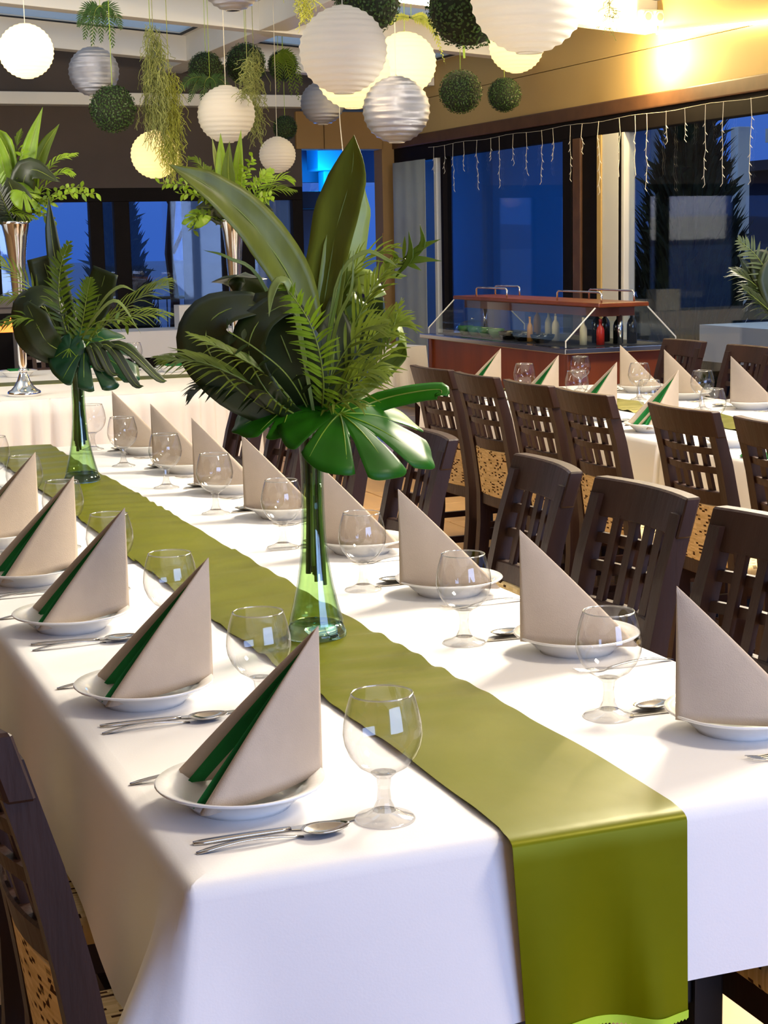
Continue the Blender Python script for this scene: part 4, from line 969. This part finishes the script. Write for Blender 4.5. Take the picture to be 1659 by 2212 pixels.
def moss(loc, length, wid, n, m, label, seed, bot=.5):
    rd = random.Random(seed); mb = MB()
    for i in range(n):
        a = rd.random()*2*PI; q = rd.random()**.5; z0 = -length*rd.uniform(0, .75)
        ww = wid*(.35+.65*math.sin(PI*min(1, (-z0/length)*.9+.15)))
        p = V((q*ww*math.cos(a), q*ww*math.sin(a), z0)); pts = [p]; L = length*rd.uniform(.10, .30); st = 7
        for k in range(st):
            p = p+V((rd.gauss(0, .012), rd.gauss(0, .012), -L/st+rd.gauss(0, .004))); pts.append(p)
        mb.tube(pts, rd.uniform(.0012, .0022), 3, caps=False)
    mb.tube([(0, 0, max(.05, CEIL(loc[0], loc[1])-loc[2])), (0, 0, 0), (0, 0, -length*.8)], .002, 4)
    o = mb.build('hanging_moss', m); o.location = loc
    return tag(o, label, 'moss', 'hanging strands of moss')
moss((2.45, 9.88, 2.82), .72, .07, 400, 'moss', 'tallest pale moss curtain hanging left of the yellow moss', 1)
moss((2.56, 9.98, 2.56), .66, .07, 420, 'moss_yellow', 'yellow moss hanging in front of the warm cream lantern', 2)
moss((3.22, 10.4, 2.76), .62, .045, 170, 'moss', 'thin moss hanging left of the smallest white lantern', 3)
moss((2.95, 9.66, 2.62), .28, .035, 110, 'moss', 'short moss strand lying over the cool white lantern', 4)
moss((3.05, 8.9, 3.02), .34, .05, 150, 'moss_yellow', 'pale moss tuft under the ceiling beam at the frame top', 5)
moss((5.15, 9.3, 2.98), .25, .03, 30, 'moss', 'sparse green sprig dangling left of the wall socket', 6)
def hanging_fern(loc, fr, label, m='leaf_mid', L=.2, wd=.05, seed=0, cord=True):
    e_ = empty('hanging_fern', loc, -YAW, label, 'fern', 'hanging fern sprays'); rd = random.Random(seed)
    for dx, dz, dy in fr:
        frond(e_, 'fern_frond', [V((0, 0, 0)), V((dx*.6, dy*.6, .02+dz*.3)), V((dx, dy, dz))], 18, wd, .006, m, (0, -1, .3), 68, .1, (.6, 1, .8, .2), seed=seed+int(dx*1000), start=.08)
    if cord: MB().tube([(0, 0, 0), (0, 0, max(.05, CEIL(loc[0], loc[1])-loc[2]))], .0018, 5).build('hanging_cord', 'cord_green', e_)
    return e_
hanging_fern((2.17, 10.0, 2.93), [(-.10, -.20, 0), (-.05, -.24, -.03), (.0, -.22, .0), (-.14, -.12, .03), (.07, -.25, 0), (.12, -.14, .02)], 'dark fern spray hanging from the beam above the left silver lantern', 'boxwood', wd=.06, seed=1)
hanging_fern((3.0, 10.65, 2.60), [(-.20, -.10, -.03), (-.14, -.16, 0), (-.05, -.20, -.03), (.06, -.20, -.03), (.14, -.16, 0)], 'fern spray hanging beneath the small boxwood ball', 'boxwood', wd=.055, seed=2)
hanging_fern((4.0, 12.3, 2.95), [(.12, -.10, 0), (.18, -.25, 0), (.10, -.33, -.05), (.0, -.30, -.05), (.15, -.36, .03)], 'green fern spray right of the dark boxwood ball', 'leaf_mid', wd=.06, seed=3)
hanging_fern((3.74, 9.05, 2.78), [(.10, -.03, -.05), (.16, -.14, -.06), (.19, -.26, -.05), (-.12, -.04, -.05)], 'yellow-lit fern draped over the glowing lantern', 'moss_yellow', wd=.03, seed=4)  # the lantern's yellow light is put into the frond colour
for loc, bot, lab in (((3.95, 8.8, 2.6), .35, 'green ribbon hanging between the glowing lantern and the moss ball'),):
    pts = [(0, 0, CEIL(3.95, 8.8)-2.6), (0, 0, .1), (.005, 0, -.06)]
    o = MB().ribbon(pts, [.008, .008, .006], (-.3, -1, 0), 0, 8, 2).build('hanging_ribbon', 'cord_green', solid=.001); o.location = loc; tag(o, lab, 'ribbon')
o = MB().ribbon([(0, 0, .95), (.01, 0, .4), (-.005, 0, .1), (.012, 0, -.15)], [.003]*4, (-.3, -1, 0), 0, 12, 2).build('hanging_ribbon', 'cord_white', solid=.001)
o.location = (3.72, 10.2, 2.25); tag(o, 'thin curly white ribbon dangling below the small silver lantern', 'ribbon')

# ================================================================== SALAD BAR
SB = empty('salad_bar', (4.80, 9.52, 0), 0, 'cherry wood salad bar with glass sneeze guard before the windows', 'buffet')
MB().bx(-.34, .34, -1.0, 1.0, .10, .885).build('cabinet', 'cherry_wood', SB, bevel=.006)
for sx in (-1, 1):
    for sy in (-1, 1): MB().bx(sx*.335-.022, sx*.335+.022, sy*.995-.022, sy*.995+.022, .10, .885).build('corner_post', 'cherry_wood', SB, bevel=.004)
MB().bx(-.30, .30, -.95, .95, 0, .10).build('plinth', 'black_frame', SB)
MB().bx(-.40, .40, -1.07, 1.07, .885, .915).build('counter', 'steel', SB, bevel=.004)
MB().bx(-.30, .30, -.98, .98, .915, .918).build('well', 'black_rubber', SB)
MB().bx(-.16, .17, -1.02, 1.04, 1.14, 1.165).build('top_shelf', 'cherry_wood', SB, bevel=.006)
MB().bx(-.11, .12, -.94, .96, 1.085, 1.14).build('shelf_beam', 'cherry_wood', SB)
for y in (-.93, .93): MB().tube([(0.03, y, .915), (.03, y, 1.09)], .014, 12).build('shelf_post', 'chrome', SB, smooth=True)
for sx in (-1, 1):
    g = MB(); x0, x1 = sx*.36, sx*.17
    g.add([(x0, -1.0, .918), (x0, 1.0, .918), (x0, 1.0, .955), (x0, -1.0, .955), (x1, -1.0, 1.138), (x1, 1.0, 1.138)], [(0, 1, 2, 3), (3, 2, 5, 4)])
    g.build('guard_glass', 'guard_glass', SB)
for y in (-1.0, 1.0):
    MB().add([(-.36, y, .918), (.36, y, .918), (.36, y, .955), (.17, y, 1.138), (-.17, y, 1.138), (-.36, y, .955)], [(0, 1, 2, 3, 4, 5)]).build('side_glass', 'guard_glass', SB)
    for sx in (-1, 1): MB().tube([(sx*.36, y, .918), (sx*.36, y, .955), (sx*.17, y, 1.138)], .0045, 6).build('glass_edge', 'white_pvc', SB)
for y0, y1, x in ((-1.0, -.45, -.13), (-.9, -.35, .14), (.25, .72, -.13), (.62, 1.0, .14)):
    MB().tube([(x, y0, 1.165), (x, y0, 1.215), (x, y0+.02, 1.225), (x, y1-.02, 1.225), (x, y1, 1.215), (x, y1, 1.165)], .006, 8).build('gallery_rail', 'chrome', SB, smooth=True)
def bottle(loc, h, r_, m, cap, label):
    b = empty('bottle', loc, 0, label, 'bottle', 'bottles in the salad bar')
    MB().lathe([(0, 0), (r_, 0), (r_, h*.55), (r_*.8, h*.66), (r_*.36, h*.76), (r_*.34, h*.92), (0, h*.92)], 18).build('bottle_body', m, b, smooth=True)
    MB().lathe([(0, h*.90), (r_*.42, h*.90), (r_*.42, h), (0, h)], 14).build('cap', cap, b); return b
BT = [(4.66, 8.72, .16, .022, 'bottle_cream', 'bottle_cream', 'cream bottle at the near end of the salad bar'), (4.74, 8.66, .15, .024, 'bottle_red', 'bottle_red', 'red bottle at the near end of the salad bar'),
 (4.82, 8.85, .20, .03, 'bottle_dark', 'black_rubber', 'dark bottle behind the red bottle in the salad bar'), (4.88, 8.70, .19, .03, 'bottle_dark', 'steel', 'dark bottle left of the near chrome post'), (4.96, 8.68, .2, .03, 'bottle_dark', 'black_rubber', 'dark bottle right of the near chrome post'),
 (4.93, 8.95, .19, .03, 'bottle_dark', 'bottle_cream', 'dark bottle farther in behind the near chrome post'), (4.56, 9.22, .15, .018, 'bottle_amber', 'bottle_amber', 'amber bottle in the middle of the salad bar'), (4.78, 9.4, .18, .024, 'bottle_cream', 'steel', 'pale bottle mid salad bar under the shelf'),
 (4.85, 9.7, .19, .024, 'bottle_amber', 'bottle_red', 'amber bottle with red cap under the salad bar shelf'), (4.7, 9.15, .17, .024, 'bottle_cream', 'steel', 'cream bottle behind the amber bottle in the salad bar')]
for x, y, h, r_, m, c, lab in BT: bottle((x, y, .918), h, r_, m, c, lab)
def bowl(loc, r_, h, m, label, group='bowls in the salad bar'):
    o = MB().lathe([(0, .0), (r_*.5, 0), (r_*.9, h*.55), (r_, h), (r_*.96, h), (r_*.84, h*.58), (r_*.45, .006), (0, .006)], 24).build('bowl', m, smooth=True)
    o.location = loc; return tag(o, label, 'bowl', group)
for i, y in enumerate((9.05, 9.3, 9.5)): bowl((4.56+.0*i, y, .918), .075, .05, 'bottle_dark', 'dark bowl behind the salad bar glass, %s from the near end' % ORD[i])
for i, y in enumerate((9.68, 9.84, 10.0, 10.15)): bowl((4.55, y, .918), .055, .06, 'green_glass_dish', 'small green glass dish in the salad bar, %s from the bowls' % ORD[i])
dome = empty('glass_dome', (4.68, 10.33, .9185), 0, 'clear domed lid on a tray at the far end of the salad bar', 'lid')
MB().lathe([(0, .0), (.12, .0), (.13, .008), (0, .008)], 28).build('tray', 'steel', dome, smooth=True)
MB().lathe([(.115, .008), (.112, .035), (.09, .065), (.05, .082), (0, .088)], 28).build('cover', 'guard_glass', dome, smooth=True)
MB().lathe([(0, .088), (.01, .09), (.012, .1), (0, .104)], 12).build('knob', 'chrome', dome, smooth=True)
# draped side table left of the salad bar
st = empty('side_table', (4.50, 12.15, 0), R(20), 'small draped table left of the salad bar beside the corner post', 'table')
MB().bx(-.33, .33, -.45, .45, .70, .742).build('tabletop', 'dark_wood', st)
for sx in (-1, 1):
    for sy in (-1, 1): MB().bx(sx*.29-.02, sx*.29+.02, sy*.41-.02, sy*.41+.02, 0, .70).build('leg', 'dark_wood', st)
def drape(u, v):
    a = u*2*PI; k = max(abs(math.cos(a)), abs(math.sin(a))); x, y = math.cos(a)/k*.335, math.sin(a)/k*.455
    f = 1+v*(.05+.04*math.sin(a*14)); corner = (abs(math.sin(2*a)))**6
    return (x*f, y*f, .748-v*(.30+.22*corner))
m = MB().grid(drape, 120, 6); m.add([(-.335, -.455, .749), (.335, -.455, .749), (.335, .455, .749), (-.335, .455, .749)], [(0, 1, 2, 3)])
o = m.build('tablecloth', 'white_cloth', smooth=False, solid=.001); o.location = (4.50, 12.15, 0); o.rotation_euler = (0, 0, R(20)); tag(o, 'cream cloth with a hanging point on the small side table', 'tablecloth')
# white draped bar with white boxes before the back window
bt = empty('buffet_counter', (3.45, 14.1, 0), 0, 'dark counter with white cloth front before the back window', 'counter')
MB().bx(-1.1, .62, -.25, .25, 0, .80).build('counter_body', 'black_frame', bt); MB().bx(-1.12, .64, -.27, .27, .80, .83).build('counter_top', 'white_paint', bt)
o = MB().bx(2.33, 4.11, 13.81, 14.37, .832, .84).bx(2.33, 4.11, 13.80, 13.812, .62, .84).build('tablecloth', 'white_cloth'); tag(o, 'short white cloth over the counter before the back window', 'tablecloth')
for i, (x, w_, h, lab) in enumerate(((3.72, .26, .20, 'tallest white box on the back counter'), (3.94, .18, .11, 'middle white box on the back counter'), (4.04, .10, .06, 'lowest white box on the back counter'))):
    o = MB().bx(x-w_/2, x+w_/2, 13.95+i*.1, 14.13+i*.1, .8405, .8405+h).build('carton', 'white_paint', bevel=.004); tag(o, lab, 'box', 'white boxes on the back counter')
# fireplace
fp = empty('fireplace', (2.05, 14.62, 0), 0, 'grey fireplace with orange fire at the left frame edge', 'fireplace')
MB().bx(-.6, .32, -.16, .16, 1.05, 1.13).build('mantel', 'grey_stone', fp, bevel=.008)
MB().bx(-.5, .26, -.1, .3, 0, 1.05).build('surround', 'grey_stone', fp); MB().bx(-.45, .22, -.11, -.101, .3, 1.0).build('firebox', 'black_frame', fp)
fm = MB()
for k in range(14):
    x = -.4+.6*k/13; h = .06+.05*abs(math.sin(k*2.3)); fm.add([(x-.035, -.113, .84), (x+.035, -.113, .84), (x+.01, -.118, .86+h), (x-.012, -.113, .85+h*.6)], [(0, 1, 2, 3)])
fm.build('flame', 'fire', fp)
# ---- room beyond: speaker on stand, red chairs
sp = empty('loudspeaker', (5.80, 17.0, 0), R(-20), 'black loudspeaker on a pole stand in the blue room', 'speaker')
MB().box((0, 0, 1.64), (.34, .30, .52)).build('speaker_box', 'speaker_black', sp, bevel=.02)
MB().tube([(0, 0, 0.1), (0, 0, 1.38)], .018, 10).build('pole', 'metal_black', sp)
for k in range(3):
    a = k*2.1; MB().tube([(0, 0, .55), (.38*math.cos(a), .38*math.sin(a), .02)], .012, 6).build('tripod_leg', 'metal_black', sp)
ps = tag(MB().box((6.02, 17.6, 1.55), (.28, .06, 1.1), R(-20)).build('projection_panel', 'speaker_black', bevel=.01), 'dark upright panel behind the loudspeaker in the blue room', 'panel')
MB().box((6.02, 17.6, .5), (.04, .04, 1.0)).build('panel_post', 'metal_black', ps)
for i, (x, y) in enumerate(((6.50, 17.0), (7.0, 17.6))):
    r_ = empty('banquet_chair', (x, y, 0), R(-60), ('red chair in the blue room, left of the pair', 'red chair in the blue room, right of the pair')[i], 'chair', 'red chairs in the blue room')
    MB().box((0, 0, .46), (.42, .42, .06)).build('seat', 'red_seat', r_, bevel=.015); MB().box((-.22, 0, .95), (.06, .40, .36)).build('backrest', 'red_seat', r_, bevel=.025)
    for sx in (-1, 1):
        for sy in (-1, 1): MB().tube([(sx*.19, sy*.18, 0), (sx*.19 if sx > 0 else -.21, sy*.18, .45 if sx > 0 else .8)], .012, 6).build('leg', 'metal_black', r_)

# ================================================================== CURTAIN, ICICLE LIGHTS
def blind(u, v): return (5.93+.004*math.sin(u*19), 14.08+.78*u, .002+2.262*v)
tag(MB().grid(blind, 60, 4).build('curtain', 'grey_blind', smooth=True, solid=.002), 'pale grey panel curtain beside the corner post', 'curtain')
rd = random.Random(3)
ic = empty('icicle_lights', (5.93, 0, 2.30), 0, 'string of icicle lights hanging along the top of the right windows', 'string lights')
MB().tube([(0, 14.0-i*.2, .06-.006*math.sin(i*1.3)) for i in range(38)], .0014, 4).build('wire', 'cord_white', ic)
for i in range(31):
    y = 13.9-i*.235+rd.uniform(-.05, .05); L = rd.choice((.14, .22, .34, .44))*(.75 if i < 12 else 1); m = MB(); x = 0; pts = [(0, y, .06)]; n = max(4, int(L/.05))
    for k in range(n): pts.append((rd.uniform(-.006, .006), y+rd.uniform(-.012, .012), -L*(k+1)/n))
    m.tube(pts, .0016 if i < 12 else .0022, 4); s_ = m.build('strand', 'cord_white', ic)
    q = MB()
    for k in range(1, n+1):
        p = V(pts[k]); q.tube([p, p+V((0, rd.choice((-1, 1))*.025, -.02))], [.003, .002], 4)
    q.build('bulb', 'fairy_bulb', s_)['kind'] = 'stuff'
tag(MB().tube([(5.85, 15.05-.0, .75), (5.86, 14.97, 1.0), (5.85, 14.97, 1.2), (5.87, 14.97, 1.45), (5.86, 14.97, 1.62)], .003, 4).build('gold_ornament', 'bottle_amber'), 'thin gold ornament hanging on the corner post', 'ornament')

# ================================================================== OUTSIDE
struct('ground', MB().bx(-40, 30, -30, 26, -.4, -.15), 'terrace')
struct('lake', MB().bx(-300, 600, -200, 900, -1.0, -.9), 'lake_water')
def ridge(u, v):
    x = -300+900*u; y = 420+v*60; return (x, y, -1.2+(6+3.0*math.sin(u*17)+2.0*math.sin(u*41+1))*math.sin(PI*min(v, .5)))
struct('hills', MB().grid(ridge, 80, 8), 'hill')
def conifer(loc, h, r_, label, seed, n=2600):
    rd = random.Random(seed); t_ = empty('conifer_tree', loc, 0, label, 'tree', 'trees on the terrace')
    MB().tube([(0, 0, 0), (0, 0, h*.9)], [.09, .02], 8).build('trunk', 'dark_wood', t_)
    m = MB(); m.lathe([(r_*.72, .15), (r_*.80, h*.2), (r_*.62, h*.5), (r_*.3, h*.8), (0, h*.97)], 20)
    for i in range(n):
        z = h*(rd.random()**1.15); rad = r_*(1-(z/h)**1.5)*(.75+.3*rd.random()); a = rd.random()*6.283
        p = V((rad*math.cos(a), rad*math.sin(a), z)); d = V((math.cos(a)*.5, math.sin(a)*.5, .9+rd.gauss(0, .3))).normalized(); s_ = d.orthogonal().normalized()*.05; L = rd.uniform(.12, .28)
        m.add([p-s_, p+s_, p+d*L], [(0, 1, 2)])
    m.build('crown', 'conifer', t_); return t_
conifer((8.2, 13.3, -.15), 3.25, .66, 'tall dark conifer outside the right-hand window', 1)
conifer((10.5, 18.9, -.15), 2.0, .75, 'low dark bush outside, left of the tall conifer', 2)
for x, y, h, r_, lab in ((10.6, 21.3, 1.6, .8, 'dark shrub outside the left window pane, nearest the window post'), (10.9, 23.4, 1.4, .85, 'dark shrub outside the left window pane, in the middle'), (12.4, 25.0, 1.6, .8, 'dark shrub outside the left window pane, beside the curtain')): conifer((x, y, -.15), h, r_, lab, int(y*10), 1500)
conifer((13.6, 23.5, -.15), 2.5, .9, 'dark shrub outside beyond the salad bar', 3)
conifer((4.3, 19.5, -.15), 2.6, .42, 'slim dark conifer outside the back window', 4)
conifer((2.5, 24, -.15), 2.6, 1.3, 'broad dark shrub outside the back window at the left', 5)
tr = empty('bare_tree', (5.3, 21, -.15), 0, 'thin bare tree outside the back window', 'tree'); MB().tube([(0, 0, 0), (.06, 0, 1.0), (.0, 0, 1.6), (.10, 0, 2.6), (.12, 0, 3.6)], [.07, .06, .055, .05, .03], 8).build('trunk', 'dark_wood', tr)
for k, (a, b_) in enumerate(((1.6, .5), (2.2, -.5), (2.5, .6))): MB().tube([(.05, 0, a), (.05+b_*.5, 0, a+.5), (.05+b_, 0, a+.8)], [.03, .02, .01], 6).build('branch', 'dark_wood', tr)
struct('wall_terrace', MB().bx(12.0, 12.3, 9.0, 18.3, -.15, 2.3).bx(11.7, 12.5, 8.8, 18.5, 2.3, 2.42), 'dark_wall')
rl = empty('terrace_railing', (0, 22.5, -.15), 0, 'thin metal railing outside the back windows', 'railing')
MB().tube([(2, 0, 1.0), (9.6, 0, 1.0)], .025, 6).build('top_rail', 'metal_black', rl)
for k in range(61): MB().tube([(2+k*.125, 0, 0), (2+k*.125, 0, 1.0)], .008, 4).build('baluster', 'metal_black', rl)
pg = empty('pergola', (9.5, 9.35, -.15), 0, 'white timber pergola over the terrace outside the right windows', 'pergola')
for y in (-1.5, 1.2, 5.25): MB().bx(.0, .14, y-.07, y+.07, 0, 2.75).build('pergola_post', 'white_pvc', pg, bevel=.008)
for z, x in ((2.85, 0), (2.62, .6)): MB().bx(x, x+.12, -6, 5.6, z, z+.14).build('pergola_beam', 'white_pvc', pg)
tt = empty('terrace_table', (8.35, 11.2, -.15), 0, 'white covered table standing on the terrace outside', 'table')
MB().bx(-.5, .5, -1.3, 1.3, .9, .92).build('tabletop', 'dark_wood', tt); MB().bx(-.52, .52, -1.32, 1.32, .92, .93).bx(-.53, -.52, -1.32, 1.32, .62, .93).build('cover', 'white_cloth', tt)
for sx in (-1, 1):
    for sy in (-1, 1): MB().bx(sx*.4-.03, sx*.4+.03, sy*1.1-.03, sy*1.1+.03, 0, .9).build('leg', 'metal_black', tt)
